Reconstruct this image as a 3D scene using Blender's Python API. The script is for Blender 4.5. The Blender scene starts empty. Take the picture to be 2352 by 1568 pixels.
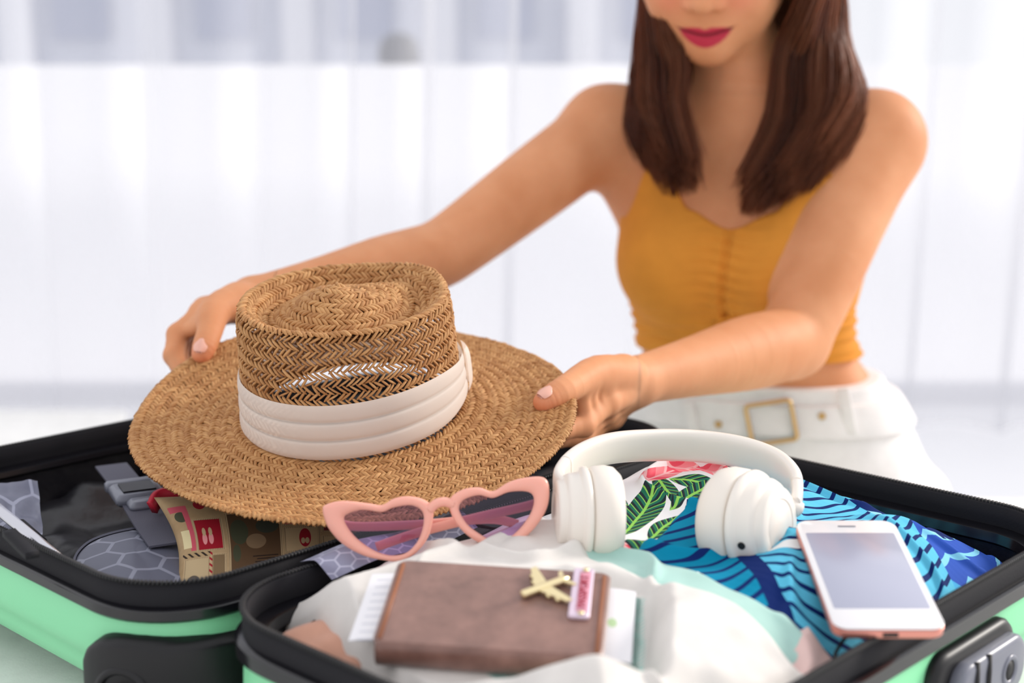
import bpy, math, random
import numpy as np
from mathutils import Matrix, Vector

# ------------------------------------------------------------------ scene, camera, world, lights
random.seed(7); RNG = np.random.default_rng(7)
sc = bpy.context.scene
COL = sc.collection
PITCH = math.radians(11.0); CAMZ = 0.435; FPX = 50.0 / 36.0 * 2352

cam_d = bpy.data.cameras.new('camera'); cam = bpy.data.objects.new('camera', cam_d); COL.objects.link(cam)
cam.location = (0, 0, CAMZ); cam.rotation_euler = (math.pi / 2 - PITCH, 0, 0)
cam_d.lens = 50; cam_d.sensor_width = 36; cam_d.clip_start = 0.02; cam_d.clip_end = 200
cam_d.dof.use_dof = True; cam_d.dof.focus_distance = 1.06; cam_d.dof.aperture_fstop = 3.6
sc.camera = cam

world = bpy.data.worlds.new('overcast_sky'); sc.world = world; world.use_nodes = True
bg = world.node_tree.nodes['Background']; bg.inputs[0].default_value = (0.96, 0.965, 1.0, 1); bg.inputs[1].default_value = 1.08

def light(name, kind, loc, target, energy, color, **kw):
    l = bpy.data.lights.new(name, kind); o = bpy.data.objects.new(name, l); COL.objects.link(o)
    o.location = loc; o.rotation_euler = (Vector(target) - Vector(loc)).to_track_quat('-Z', 'Y').to_euler()
    l.energy = energy; l.color = color
    for k, v in kw.items(): setattr(l, k, v)
    return o
light('sun', 'SUN', (3.9, 2.7, 1.9), (0.1, 1.0, 0.1), 3.0, (1.0, 0.94, 0.87), angle=math.radians(16))

sc.view_settings.view_transform = 'Standard'; sc.view_settings.look = 'None'
sc.view_settings.gamma = 1.0; sc.view_settings.use_curve_mapping = False
sc.view_settings.exposure = 0.0
sc.cycles.max_bounces = 7; sc.cycles.diffuse_bounces = 3; sc.cycles.transparent_max_bounces = 12
sc.cycles.caustics_reflective = False; sc.cycles.caustics_refractive = False

# ------------------------------------------------------------------ helpers
def C(px, py, d):
    """a point of the place measured from the photograph: pixel and distance from the camera"""
    u = (px - 1176) / FPX * d; v = (784 - py) / FPX * d
    return np.array((u, d * math.cos(PITCH) + v * math.sin(PITCH), CAMZ - d * math.sin(PITCH) + v * math.cos(PITCH)))

def rgb(r, g, b):
    f = lambda c: (c / 255 / 12.92) if c / 255 <= 0.04045 else ((c / 255 + 0.055) / 1.055) ** 2.4
    return (f(r), f(g), f(b), 1.0)

def thing(name, label, cat, loc=(0, 0, 0), rot=(0, 0, 0), group=None):
    o = bpy.data.objects.new(name, None); COL.objects.link(o); o.empty_display_size = 0.05
    o.location = loc; o.rotation_euler = rot; o['label'] = label; o['category'] = cat
    if group: o['group'] = group
    return o

def root_matrix(o):
    while o.parent: o = o.parent
    return Matrix.LocRotScale(o.location, o.rotation_euler, None)

def build(name, verts, faces, mat, parent=None, world=True, smooth=True, uv=None, attrs=None, autosmooth=None):
    """one mesh object; verts in world space (world=True) or in the space of the thing"""
    v = np.asarray(verts, dtype=np.float64).reshape(-1, 3)
    if parent is not None and world:
        M = np.array(root_matrix(parent).inverted()); v = v @ M[:3, :3].T + M[:3, 3]
    me = bpy.data.meshes.new(name)
    if isinstance(faces, np.ndarray):
        n, k = faces.shape
        me.vertices.add(len(v)); me.vertices.foreach_set('co', v.astype(np.float32).ravel())
        me.loops.add(n * k); me.loops.foreach_set('vertex_index', faces.astype(np.int32).ravel())
        me.polygons.add(n); me.polygons.foreach_set('loop_start', np.arange(0, n * k, k, dtype=np.int32))
        me.update(calc_edges=True)
    else:
        me.from_pydata(v.tolist(), [], [list(f) for f in faces])
    if smooth: me.polygons.foreach_set('use_smooth', np.ones(len(me.polygons), dtype=bool))
    if uv is not None:
        L = me.uv_layers.new(name='UVMap'); idx = np.empty(len(me.loops), dtype=np.int32); me.loops.foreach_get('vertex_index', idx)
        L.data.foreach_set('uv', np.asarray(uv, dtype=np.float32)[idx].ravel())
    for an, av in (attrs or {}).items():
        a = me.attributes.new(an, 'FLOAT', 'POINT'); a.data.foreach_set('value', np.asarray(av, dtype=np.float32))
    if mat is not None: me.materials.append(mat)
    me.validate(); me.update()
    if autosmooth is not None: me.set_sharp_from_angle(angle=math.radians(autosmooth))
    o = bpy.data.objects.new(name, me); COL.objects.link(o)
    if parent is not None: o.parent = parent
    return o

def top(name, verts, faces, mat, label, cat, group=None, kind=None, **kw):
    """a thing that is one mesh: origin at its base"""
    v = np.asarray(verts, dtype=np.float64).reshape(-1, 3)
    loc = np.array(((v[:, 0].min() + v[:, 0].max()) / 2, (v[:, 1].min() + v[:, 1].max()) / 2, v[:, 2].min()))
    o = build(name, v - loc, faces, mat, None, **kw); o.location = loc
    if label: o['label'] = label
    if cat: o['category'] = cat
    if group: o['group'] = group
    if kind: o['kind'] = kind
    return o

class MB:
    """collects shapes into one mesh"""
    def __init__(s): s.v = []; s.f = []
    def add(s, v, f):
        n = len(s.v); s.v += [tuple(p) for p in v]; s.f += [tuple(i + n for i in q) for q in f]
        return s
    def box(s, c, size, M=None, bev=0.0):
        hx, hy, hz = [a / 2 for a in size]; c = np.array(c)
        if bev <= 0:
            P = [(x, y, z) for x in (-hx, hx) for y in (-hy, hy) for z in (-hz, hz)]
            F = [(0, 1, 3, 2), (4, 6, 7, 5), (0, 4, 5, 1), (2, 3, 7, 6), (0, 2, 6, 4), (1, 5, 7, 3)]
        else:
            P = []; F = []; loops = []
            rr = rrect(size[0], size[1], bev * 1.2, 3)
            for z, ins in ((-hz, bev), (-hz + bev, 0), (hz - bev, 0), (hz, bev)):
                loops.append([(x * (1 - ins / hx), y * (1 - ins / hy), z) for x, y in rr])
            P, F = loft(loops, True, True)
        P = np.array(P)
        if M is not None: P = P @ np.array(M)[:3, :3].T
        return s.add(P + c, F)
    def tube(s, pts, r, n=8, cap=True):
        v, f = tube(pts, r, n, cap); return s.add(v, f)
    def out(s, name, mat, parent=None, **kw): return build(name, s.v, s.f, mat, parent, **kw)

def loft(loops, cap0=False, cap1=False, closed=True):
    """quads between successive loops of points"""
    n = len(loops[0]); V = [tuple(p) for L in loops for p in L]; F = []
    for i in range(len(loops) - 1):
        for j in range(n if closed else n - 1):
            k = (j + 1) % n; F.append((i * n + j, i * n + k, (i + 1) * n + k, (i + 1) * n + j))
    if cap0: F.append(tuple(range(n))[::-1])
    if cap1: F.append(tuple((len(loops) - 1) * n + j for j in range(n)))
    return V, F

def rrect(w, h, r, n=8):
    """rounded rectangle round the origin, counter-clockwise"""
    P = []
    for cx, cy, a0 in ((w / 2 - r, h / 2 - r, 0), (-w / 2 + r, h / 2 - r, 90), (-w / 2 + r, -h / 2 + r, 180), (w / 2 - r, -h / 2 + r, 270)):
        for i in range(n + 1):
            a = math.radians(a0 + 90 * i / n); P.append((cx + r * math.cos(a), cy + r * math.sin(a)))
    return P

def spline(pts, n, closed=False):
    """Catmull-Rom through the points, n samples"""
    P = np.asarray(pts, dtype=float); m = len(P)
    t = np.linspace(0, m if closed else m - 1, n, endpoint=not closed)
    i = np.floor(t).astype(int)
    if not closed: i = np.clip(i, 0, m - 2)
    f = (t - i)[:, None]
    g = (lambda k: P[k % m]) if closed else (lambda k: P[np.clip(k, 0, m - 1)])
    a, b, c, d = g(i - 1), g(i), g(i + 1), g(i + 2)
    return 0.5 * (2 * b + (c - a) * f + (2 * a - 5 * b + 4 * c - d) * f ** 2 + (3 * b - a - 3 * c + d) * f ** 3)

def frames(P, up=(0, 0, 1)):
    T = np.gradient(P, axis=0); T /= np.linalg.norm(T, axis=1)[:, None] + 1e-12
    B = np.cross(T, np.asarray(up, dtype=float)); nb = np.linalg.norm(B, axis=1)[:, None]; B = np.where(nb < 1e-4, (1, 0, 0), B / (nb + 1e-12))
    return T, B, np.cross(B, T)

def tube(pts, r, n=8, cap=True, section=None, up=(0, 0, 1)):
    P = np.asarray(pts, dtype=float); T, B, U = frames(P, up)
    r = np.broadcast_to(np.asarray(r, dtype=float), (len(P),))
    if section is None: section = [(math.cos(2 * math.pi * j / n), math.sin(2 * math.pi * j / n)) for j in range(n)]
    return loft([[P[i] + r[i] * (a * B[i] + b * U[i]) for a, b in section] for i in range(len(P))], cap, cap)

def lathe(prof, n=32, M=None, c=(0, 0, 0), cap=True):
    """profile of (radius, height) turned round z"""
    L = [[(r * math.cos(2 * math.pi * j / n), r * math.sin(2 * math.pi * j / n), z) for j in range(n)] for r, z in prof]
    V, F = loft(L, cap, cap); V = np.array(V)
    if M is not None: V = V @ np.array(M)[:3, :3].T
    return V + np.array(c), F

def axes(x, y, z): return np.array((x, y, z), dtype=float).T        # columns are the axes
def unit(v): v = np.asarray(v, dtype=float); return v / np.linalg.norm(v)

def grid(nu, nv):
    i = np.arange(nu - 1)[:, None] * nv + np.arange(nv - 1)[None, :]; i = i.ravel()
    return np.stack((i, i + nv, i + nv + 1, i + 1), 1)

_LAT = RNG.random((8, 64, 64))
def vnoise(x, y, seed=0):
    """smooth value noise in 0..1"""
    x = np.asarray(x, dtype=float); y = np.asarray(y, dtype=float); L = _LAT[seed % 8]
    i = np.floor(x).astype(int); j = np.floor(y).astype(int); f = x - i; g = y - j; f = f * f * (3 - 2 * f); g = g * g * (3 - 2 * g)
    a = L[i % 64, j % 64]; b = L[(i + 1) % 64, j % 64]; c = L[i % 64, (j + 1) % 64]; d = L[(i + 1) % 64, (j + 1) % 64]
    return (a * (1 - f) + b * f) * (1 - g) + (c * (1 - f) + d * f) * g
def sstep(a, b, x): t = np.clip((np.asarray(x, dtype=float) - a) / (b - a), 0, 1); return t * t * (3 - 2 * t)

# ------------------------------------------------------------------ materials
def mat(name, base=None, rough=0.5, metal=0.0, spec=0.5, **kw):
    m = bpy.data.materials.new(name); m.use_nodes = True
    b = m.node_tree.nodes['Principled BSDF']
    if base is not None: b.inputs['Base Color'].default_value = base
    b.inputs['Roughness'].default_value = rough; b.inputs['Metallic'].default_value = metal
    b.inputs['Specular IOR Level'].default_value = spec
    for k, v in kw.items(): b.inputs[k.replace('_', ' ')].default_value = v
    return m

class V:
    """arithmetic on node sockets"""
    def __init__(s, nt, x): s.nt = nt; s.x = x
    def op(s, o, *a):
        n = s.nt.nodes.new('ShaderNodeMath'); n.operation = o
        for i, q in enumerate((s,) + a):
            q = q.x if isinstance(q, V) else q
            if isinstance(q, (int, float)): n.inputs[i].default_value = q
            else: s.nt.links.new(q, n.inputs[i])
        return V(s.nt, n.outputs[0])
    def __add__(s, o): return s.op('ADD', o)
    def __radd__(s, o): return s.op('ADD', o)
    def __sub__(s, o): return s.op('SUBTRACT', o)
    def __rsub__(s, o): return V(s.nt, o).op('SUBTRACT', s)
    def __mul__(s, o): return s.op('MULTIPLY', o)
    def __rmul__(s, o): return s.op('MULTIPLY', o)
    def __truediv__(s, o): return s.op('DIVIDE', o)
    def __lt__(s, o): return s.op('LESS_THAN', o)
    def __gt__(s, o): return s.op('GREATER_THAN', o)
    def abs(s): return s.op('ABSOLUTE')
    def sin(s): return s.op('SINE')
    def frac(s): return s.op('FRACT')
    def pmod(s, m): return s - (s / m).op('FLOOR') * m
    def min(s, o): return s.op('MINIMUM', o)
    def max(s, o): return s.op('MAXIMUM', o)

def uvw(m, kind='UV'):
    nt = m.node_tree; tc = nt.nodes.new('ShaderNodeTexCoord'); sp = nt.nodes.new('ShaderNodeSeparateXYZ')
    nt.links.new(tc.outputs[kind], sp.inputs[0]); return tc, [V(nt, sp.outputs[i]) for i in range(3)]

def mixc(nt, fac, a, b):
    n = nt.nodes.new('ShaderNodeMix'); n.data_type = 'RGBA'
    for sock, q in ((n.inputs[0], fac), (n.inputs[6], a), (n.inputs[7], b)):
        q = q.x if isinstance(q, V) else q
        if isinstance(q, bpy.types.NodeSocket): nt.links.new(q, sock)
        else: sock.default_value = q
    return n.outputs[2]

def noise(m, scale, detail=4, rough=0.55, coord='Object', stretch=None):
    nt = m.node_tree; tc = nt.nodes.new('ShaderNodeTexCoord'); n = nt.nodes.new('ShaderNodeTexNoise')
    n.inputs['Scale'].default_value = scale; n.inputs['Detail'].default_value = detail; n.inputs['Roughness'].default_value = rough
    src = tc.outputs[coord]
    if stretch:
        mp = nt.nodes.new('ShaderNodeMapping'); mp.inputs['Scale'].default_value = stretch; nt.links.new(src, mp.inputs[0]); src = mp.outputs[0]
    nt.links.new(src, n.inputs['Vector']); return n.outputs['Fac']

def bump(m, height, strength=0.3, dist=0.001):
    nt = m.node_tree; b = nt.nodes.new('ShaderNodeBump'); b.inputs['Strength'].default_value = strength; b.inputs['Distance'].default_value = dist
    nt.links.new(height.x if isinstance(height, V) else height, b.inputs['Height']); nt.links.new(b.outputs[0], nt.nodes['Principled BSDF'].inputs['Normal'])

def color(m, sock): m.node_tree.links.new(sock, m.node_tree.nodes['Principled BSDF'].inputs['Base Color'])
def ramp(m, fac, c0, c1, lo=0.3, hi=0.7):
    nt = m.node_tree; r = nt.nodes.new('ShaderNodeMapRange'); r.inputs[1].default_value = lo; r.inputs[2].default_value = hi
    nt.links.new(fac.x if isinstance(fac, V) else fac, r.inputs[0]); return mixc(nt, r.outputs[0], c0, c1)

def fabric(name, col, rough=0.85, weave=1400, strength=0.25, var=0.06, trans=0.0, sheen=0.2):
    m = mat(name, col, rough, spec=0.25, Sheen_Weight=sheen)
    n = noise(m, 30, 3); dark = tuple(c * (1 - 2 * var) for c in col[:3]) + (1,)
    color(m, ramp(m, n, dark, col)); bump(m, noise(m, weave, 2), strength, 0.0006)
    if trans > 0: add_trans(m, col, trans)
    return m

def add_trans(m, col, fac):
    nt = m.node_tree; out = nt.nodes['Material Output']; t = nt.nodes.new('ShaderNodeBsdfTranslucent'); t.inputs[0].default_value = col
    mx = nt.nodes.new('ShaderNodeMixShader'); mx.inputs[0].default_value = fac
    nt.links.new(nt.nodes['Principled BSDF'].outputs[0], mx.inputs[1]); nt.links.new(t.outputs[0], mx.inputs[2]); nt.links.new(mx.outputs[0], out.inputs[0])

def custom(name):
    m = bpy.data.materials.new(name); m.use_nodes = True; nt = m.node_tree
    for n in list(nt.nodes):
        if n.type != 'OUTPUT_MATERIAL': nt.nodes.remove(n)
    return m, nt, [n for n in nt.nodes if n.type == 'OUTPUT_MATERIAL'][0]

def leaf_frame(u, v, cx, cy, ang):
    c, s = math.cos(math.radians(ang)), math.sin(math.radians(ang)); du, dv = u - cx, v - cy
    return du * c + dv * s, dv * c - du * s

M = {}
M['black_lining'] = mat('black_lining', rgb(20, 19, 25), 0.35, spec=0.5); bump(M['black_lining'], noise(M['black_lining'], 60, 4), 0.3, 0.004)
M['black_tape'] = mat('black_tape', rgb(24, 23, 28), 0.75, spec=0.3); bump(M['black_tape'], noise(M['black_tape'], 900, 1), 0.4, 0.0005)
M['black_gloss'] = mat('black_gloss', rgb(16, 15, 20), 0.18, spec=0.6)
M['black_plastic'] = mat('black_plastic', rgb(17, 16, 19), 0.42, spec=0.4)
M['grey_plastic'] = mat('grey_plastic', rgb(118, 120, 132), 0.35)
M['mint_shell'] = mat('mint_shell', rgb(142, 226, 172), 0.4, spec=0.4); bump(M['mint_shell'], noise(M['mint_shell'], 700, 1), 0.15, 0.0006)
M['webbing'] = mat('webbing', rgb(84, 84, 98), 0.7); bump(M['webbing'], noise(M['webbing'], 1200, 1), 0.4, 0.0005)
M['steel'] = mat('steel', rgb(205, 205, 212), 0.25, 1.0)
M['gold'] = mat('gold', rgb(246, 228, 180), 0.3, 1.0)
M['gold_pale'] = mat('gold_pale', rgb(215, 180, 125), 0.35, 1.0)
M['dark'] = mat('dark', rgb(18, 17, 20), 0.6)
M['white_fabric'] = fabric('white_fabric', rgb(244, 238, 232), weave=900, strength=0.35, trans=0.12)
M['white_denim'] = fabric('white_denim', rgb(248, 244, 242), weave=1200, strength=0.2)
M['mint_fabric'] = fabric('mint_fabric', rgb(186, 226, 216), trans=0.1)
M['blush_fabric'] = fabric('blush_fabric', rgb(214, 160, 136), var=0.1)
M['pink_fabric'] = fabric('pink_fabric', rgb(240, 205, 198))
M['ribbon'] = fabric('ribbon', rgb(252, 240, 228), rough=0.7, weave=2500, strength=0.12, var=0.02, trans=0.35, sheen=0.3)
M['mustard'] = fabric('mustard', rgb(226, 148, 56), rough=0.9, weave=1800, strength=0.2, var=0.05, sheen=0.0)
M['bedding'] = fabric('bedding', rgb(244, 243, 240), weave=400, strength=0.2)
M['pale_floor'] = mat('pale_floor', rgb(246, 246, 248), 0.45)
M['grey_seat'] = fabric('grey_seat', rgb(168, 172, 188))
M['white_gloss'] = mat('white_gloss', rgb(240, 232, 222), 0.35, spec=0.5, Coat_Weight=0.2)
M['white_pad'] = mat('white_pad', rgb(238, 229, 218), 0.55)
M['coral'] = mat('coral', rgb(246, 176, 158), 0.3, Subsurface_Weight=0.15, Subsurface_Scale=0.004)
M['paper'] = mat('paper', rgb(240, 238, 240), 0.7)
# ------------------------------------------------------------------ the room: floor, window wall, curtain
def struct(name, verts, faces, m, parent=None, **kw):
    o = build(name, verts, faces, m, parent, **kw)
    if parent is None: o['kind'] = 'structure'
    return o
FLOOR = -0.55; WINY = 4.15
mb = MB(); mb.box((0.5, 1.5, FLOOR - 0.03), (9, 9, 0.06)); struct('floor', mb.v, mb.f, M['pale_floor'], smooth=False)
wall_m = mat('white_paint', rgb(240, 240, 242), 0.8)
mb = MB(); mb.box((0.5, WINY + 0.05, 2.75), (9, 0.14, 0.5)); struct('wall_back', mb.v, mb.f, wall_m, smooth=False)
win_m = mat('white_frame', rgb(236, 236, 240), 0.4)
mb = MB(); mb.box((0.5, WINY, FLOOR + 0.03), (9, 0.08, 0.06))
win = struct('window_1', mb.v, mb.f, win_m, smooth=False); win['label'] = 'wide window wall behind the sheer curtain'
for x in (-3.9, 4.9):
    mb = MB(); mb.box((x, WINY, 1.0), (0.07, 0.08, 3.0)); mb.out('mullion', win_m, win, smooth=False)
mb = MB(); mb.box((0.5, WINY, 2.47), (9, 0.08, 0.06)); mb.out('head_rail', win_m, win, smooth=False)
# frosted lower panes, added for brightness in place of a parapet; clear upper panes
fm, nt, out = custom('frosted_glass')
tr = nt.nodes.new('ShaderNodeBsdfTranslucent'); tr.inputs[0].default_value = (0.90, 0.90, 0.915, 1)
df = nt.nodes.new('ShaderNodeBsdfDiffuse'); df.inputs[0].default_value = (0.95, 0.95, 0.97, 1)
mx = nt.nodes.new('ShaderNodeMixShader'); mx.inputs[0].default_value = 0.25
nt.links.new(tr.outputs[0], mx.inputs[1]); nt.links.new(df.outputs[0], mx.inputs[2]); nt.links.new(mx.outputs[0], out.inputs[0])
gm, nt, out = custom('clear_glass')
tp = nt.nodes.new('ShaderNodeBsdfTransparent'); tp.inputs[0].default_value = (0.96, 0.97, 0.98, 1)
gl = nt.nodes.new('ShaderNodeBsdfGlossy'); gl.inputs['Roughness'].default_value = 0.02
mx = nt.nodes.new('ShaderNodeMixShader'); mx.inputs[0].default_value = 0.06
nt.links.new(tp.outputs[0], mx.inputs[1]); nt.links.new(gl.outputs[0], mx.inputs[2]); nt.links.new(mx.outputs[0], out.inputs[0])
for x0, x1 in ((-3.87, 0.5), (0.5, 4.87)):
    P = [(x0, WINY, FLOOR + 0.06), (x1, WINY, FLOOR + 0.06), (x1, WINY, CAMZ), (x0, WINY, CAMZ)]
    build('added_frosted_pane', P, [(0, 1, 2, 3)], fm, win, smooth=False)
    P = [(x0, WINY, CAMZ), (x1, WINY, CAMZ), (x1, WINY, 2.45), (x0, WINY, 2.45)]
    build('clear_pane', P, [(0, 1, 2, 3)], gm, win, smooth=False)

# outside: grey-blue building across the way, balcony slab, a dark pot
bm_ = mat('far_render', rgb(186, 190, 206), 0.9); bw = mat('far_window', rgb(138, 146, 174), 0.5); bl = mat('far_pillar', rgb(220, 220, 228), 0.9)
bld = thing('building', 'pale grey building beyond the window with darker blue-grey bays', 'building', (-1.8, 9.5, -2))
mb = MB(); mb.box((-1.6, 10.0, 1.6), (5.6, 1.0, 7.2)); mb.out('facade', bm_, bld, smooth=False)
for i, x in enumerate(np.linspace(-4.0, 0.6, 6)):
    mb = MB(); mb.box((x + 0.28, 9.49, 1.7), (0.36, 0.06, 2.2)); mb.out('bay_window', bw, bld, smooth=False)
    mb = MB(); mb.box((x - 0.14, 9.45, 1.6), (0.2, 0.14, 7.0)); mb.out('pillar', bl, bld, smooth=False)
pot_m = mat('pot_dark', rgb(40, 40, 52), 0.6)
v, f = lathe([(0.04, 0), (0.06, 0.01), (0.068, 0.06), (0.06, 0.10), (0.035, 0.125), (0.012, 0.13)], 20, c=(-0.36, 4.62, CAMZ - 0.03))
top('planter', v, f, pot_m, 'small dark rounded pot standing outside behind the curtain', 'pot')
mb = MB(); mb.box((0.4, 4.62, CAMZ - 0.05), (8.4, 0.12, 0.04)); struct('trim_1', mb.v, mb.f, wall_m, smooth=False)

# sheer curtain: one pleated sheet, several layers deep where it folds over itself
cm, nt, out = custom('sheer_curtain')
tp = nt.nodes.new('ShaderNodeBsdfTransparent'); tl = nt.nodes.new('ShaderNodeBsdfTranslucent'); tl.inputs[0].default_value = (0.80, 0.80, 0.825, 1)
df = nt.nodes.new('ShaderNodeBsdfDiffuse'); df.inputs[0].default_value = (0.80, 0.80, 0.825, 1)
m1 = nt.nodes.new('ShaderNodeMixShader'); m1.inputs[0].default_value = 0.45
nt.links.new(tl.outputs[0], m1.inputs[1]); nt.links.new(df.outputs[0], m1.inputs[2])
m2 = nt.nodes.new('ShaderNodeMixShader'); m2.inputs[0].default_value = 0.42
nt.links.new(tp.outputs[0], m2.inputs[1]); nt.links.new(m1.outputs[0], m2.inputs[2]); nt.links.new(m2.outputs[0], out.inputs[0])
uu = np.linspace(-3.6, 4.6, 1400); zz = np.linspace(FLOOR + 0.01, 2.5, 14)
U, Z = np.meshgrid(uu, zz, indexing='ij')
lam = 0.255; ph = 2 * np.pi * (U / lam + 0.55 * vnoise(U * 1.7 + 30, Z * 0, 1)) + 0.35 * (Z - 0.4) * np.sin(U * 3)
amp = 0.050 * (0.75 + 0.5 * vnoise(U * 2.3 + 20, Z * 0.3 + 5, 2))
X = U + amp * np.sin(ph) + 0.02 * (Z - 0.4); Y = 3.75 + 0.05 * np.cos(ph) + 0.02 * np.sin(ph * 2.0 + 1) + 0.03 * vnoise(U * 3, Z, 3)
top('sheer_curtain', np.stack((X, Y, Z), -1).reshape(-1, 3), grid(1400, 14), cm, 'white sheer pleated curtain hanging across the whole window', 'curtain')

# pale grey seat near the window, left of the picture
seat = thing('bench', 'low pale blue-grey padded bench behind the suitcase at the far left', 'bench', (-1.40, 3.0, FLOOR))
mb = MB(); mb.box((-1.40, 3.0, -0.375), (1.0, 0.5, 0.03), bev=0.008); mb.out('cushion', M['bedding'], seat)
mb = MB(); mb.box((-1.40, 3.0, -0.455), (0.99, 0.49, 0.13)); mb.out('seat_frame', mat('bench_shaded', rgb(128, 134, 156), 0.8), seat, smooth=False)  # shade on the bench's side face painted into the frame colour
for sx in (-0.36, 0.36):
    for sy in (-0.19, 0.19):
        mb = MB(); mb.box((-1.40 + sx, 3.0 + sy, -0.535), (0.045, 0.045, 0.03)); mb.out('leg', win_m, seat, smooth=False)

# bed
bed = thing('bed', 'bed with soft white bedding that the open suitcase lies on', 'bed', (0.1, 0.7, FLOOR))
nx, ny = 150, 110
xs = np.linspace(-1.15, 1.35, nx); ys = np.linspace(-0.4, 1.505, ny); XX, YY = np.meshgrid(xs, ys, indexing='ij')
edge = np.minimum.reduce([XX + 1.15, 1.35 - XX, 1.505 - YY, YY + 0.4])
ZZ = -0.012 + 0.016 * (vnoise(XX * 5, YY * 5, 4) - 0.5) + 0.008 * (vnoise(XX * 13 + 4, YY * 13, 5) - 0.5) - 0.05 * (1 - sstep(0, 0.07, edge)) - 0.25 * (edge <= 1e-6)
build('duvet', np.stack((XX, YY, ZZ), -1).reshape(-1, 3), grid(nx, ny), M['bedding'], bed)
mb = MB(); mb.box((0.1, 0.55, -0.19), (2.46, 1.86, 0.24), bev=0.04); mb.out('mattress', M['bedding'], bed)
mb = MB(); mb.box((0.1, 0.55, -0.39), (2.48, 1.86, 0.16)); mb.out('bed_base', M['grey_seat'], bed, smooth=False)
for x in (-1.0, 1.2):
    for y in (-0.25, 1.4):
        mb = MB(); mb.box((x, y, -0.51), (0.07, 0.07, 0.08)); mb.out('leg', win_m, bed, smooth=False)

# ------------------------------------------------------------------ the suitcase: two open halves, local x along the hinge, local y to the left half
SANG = math.atan2(0.725, 0.688); SO = np.array((-0.198, 0.848, 0.0))
case = thing('suitcase', 'open mint green hard-shell suitcase with black zip rims lying on the white bed', 'suitcase', tuple(SO), (0, 0, SANG))
SB = np.array((math.cos(SANG), math.sin(SANG), 0)); SC = np.array((math.sin(SANG), -math.cos(SANG), 0))
def SW(s, w, z): return SO + SB * s + SC * w + np.array((0, 0, z))      # suitcase frame: s along the hinge, w to the right half
DR = 0.095
HALF = {}
def half(tag, s0, s1, w0, w1, depth, zr, band=0.03, rad=0.066):
    """zr(s, w) is the height of the rim"""
    cs, cw = (s0 + s1) / 2, (w0 + w1) / 2; L, W = s1 - s0, w1 - w0
    base = np.array(rrect(L, W, rad, 10))
    nxt = np.roll(base, -1, 0) - np.roll(base, 1, 0); nrm = np.stack((nxt[:, 1], -nxt[:, 0]), 1); nrm /= np.linalg.norm(nrm, axis=1)[:, None]
    # resample the loop evenly so that the straight sides have points too
    seg = np.linalg.norm(np.roll(base, -1, 0) - base, axis=1); acc = np.concatenate(([0], np.cumsum(seg))); per = acc[-1]
    tt = np.linspace(0, per, 240, endpoint=False)
    bx = np.interp(tt, acc, np.append(base[:, 0], base[0, 0])); by = np.interp(tt, acc, np.append(base[:, 1], base[0, 1]))
    P2 = np.stack((bx, by), 1)
    d = np.roll(P2, -1, 0) - np.roll(P2, 1, 0); nr = np.stack((d[:, 1], -d[:, 0]), 1); nr /= np.linalg.norm(nr, axis=1)[:, None]
    def ring(o, dz):
        q = P2 - nr * o; s = cs + q[:, 0]; w = cw - q[:, 1]
        return [SW(a, b, zr(a, b) + dz) for a, b in zip(s, w)]
    HALF[tag] = dict(ring=ring, P2=P2, nr=nr, cs=cs, cw=cw, per=per, zr=zr)
    def sweep(name, prof, m, parent=case, closed=False, **kw):
        loops = [ring(o, z) for o, z in prof]
        if closed: loops.append(loops[0])
        v, f = loft(loops); return build(name, v, f, m, parent, **kw)
    # mint shell, bulging and rounded under
    prof = [(0.003, -band + 0.002), (0.001, -band - 0.004), (0.0, -0.045), (0.003, -0.055)]
    for a in np.linspace(0, 90, 8):
        prof.append((0.006 + 0.038 * (1 - math.cos(math.radians(a))), -depth + 0.034 - 0.034 * math.sin(math.radians(a)) + 0.004))
    loops = [ring(o, z) for o, z in prof]; v, f = loft(loops, False, True)
    build(tag + '_shell', v, f, M['mint_shell'], case)
    sweep('rim_band', [(-0.002, -band - 0.002), (-0.004, -band), (-0.004, -0.010), (-0.001, -0.008), (0.010, -0.008), (0.016, -0.010), (0.018, -band + 0.002), (0.014, -band - 0.001)], M['black_gloss'], closed=True, autosmooth=40)
    tape = sweep('zipper_tape', [(0.001, -0.009), (0.0005, -0.002), (0.0015, 0.0075), (0.003, 0.0085), (0.005, 0.0075), (0.0055, -0.002), (0.005, -0.009)], M['black_tape'])
    sweep('inner_lining', [(0.014, -0.010), (0.0145, -0.03), (0.017, -depth + 0.03), (0.03, -depth + 0.014), (0.06, -depth + 0.010)], M['black_lining'])
    # zip teeth along the tape
    n = int(per / 0.0029); tt = (np.arange(n) + 0.5) / n * 240; i = np.floor(tt).astype(int) % 240; fr = (tt % 1)[:, None]
    r0 = np.array(ring(0.0012, 0.0088)); A = r0[i] * (1 - fr) + r0[(i + 1) % 240] * fr
    tg = r0[(i + 1) % 240] - r0[i]; tg /= np.linalg.norm(tg, axis=1)[:, None]; rd = np.cross(tg, (0, 0, 1))
    cube = np.array([(x, y, z) for x in (-1, 1) for y in (-1, 1) for z in (-1, 1)]); cf = np.array([(0, 1, 3, 2), (4, 6, 7, 5), (0, 4, 5, 1), (2, 3, 7, 6), (0, 2, 6, 4), (1, 5, 7, 3)])
    Vt = A[:, None] + cube[None, :, 0:1] * tg[:, None] * 0.0009 + cube[None, :, 1:2] * rd[:, None] * 0.0018 + cube[None, :, 2:3] * np.array((0, 0, 0.0011))
    o = build('zip_teeth', Vt.reshape(-1, 3), (cf[None] + 8 * np.arange(n)[:, None, None]).reshape(-1, 4), M['dark'], tape, smooth=False); o['kind'] = 'stuff'
    # stitched seam of the lining
    return ring

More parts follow.
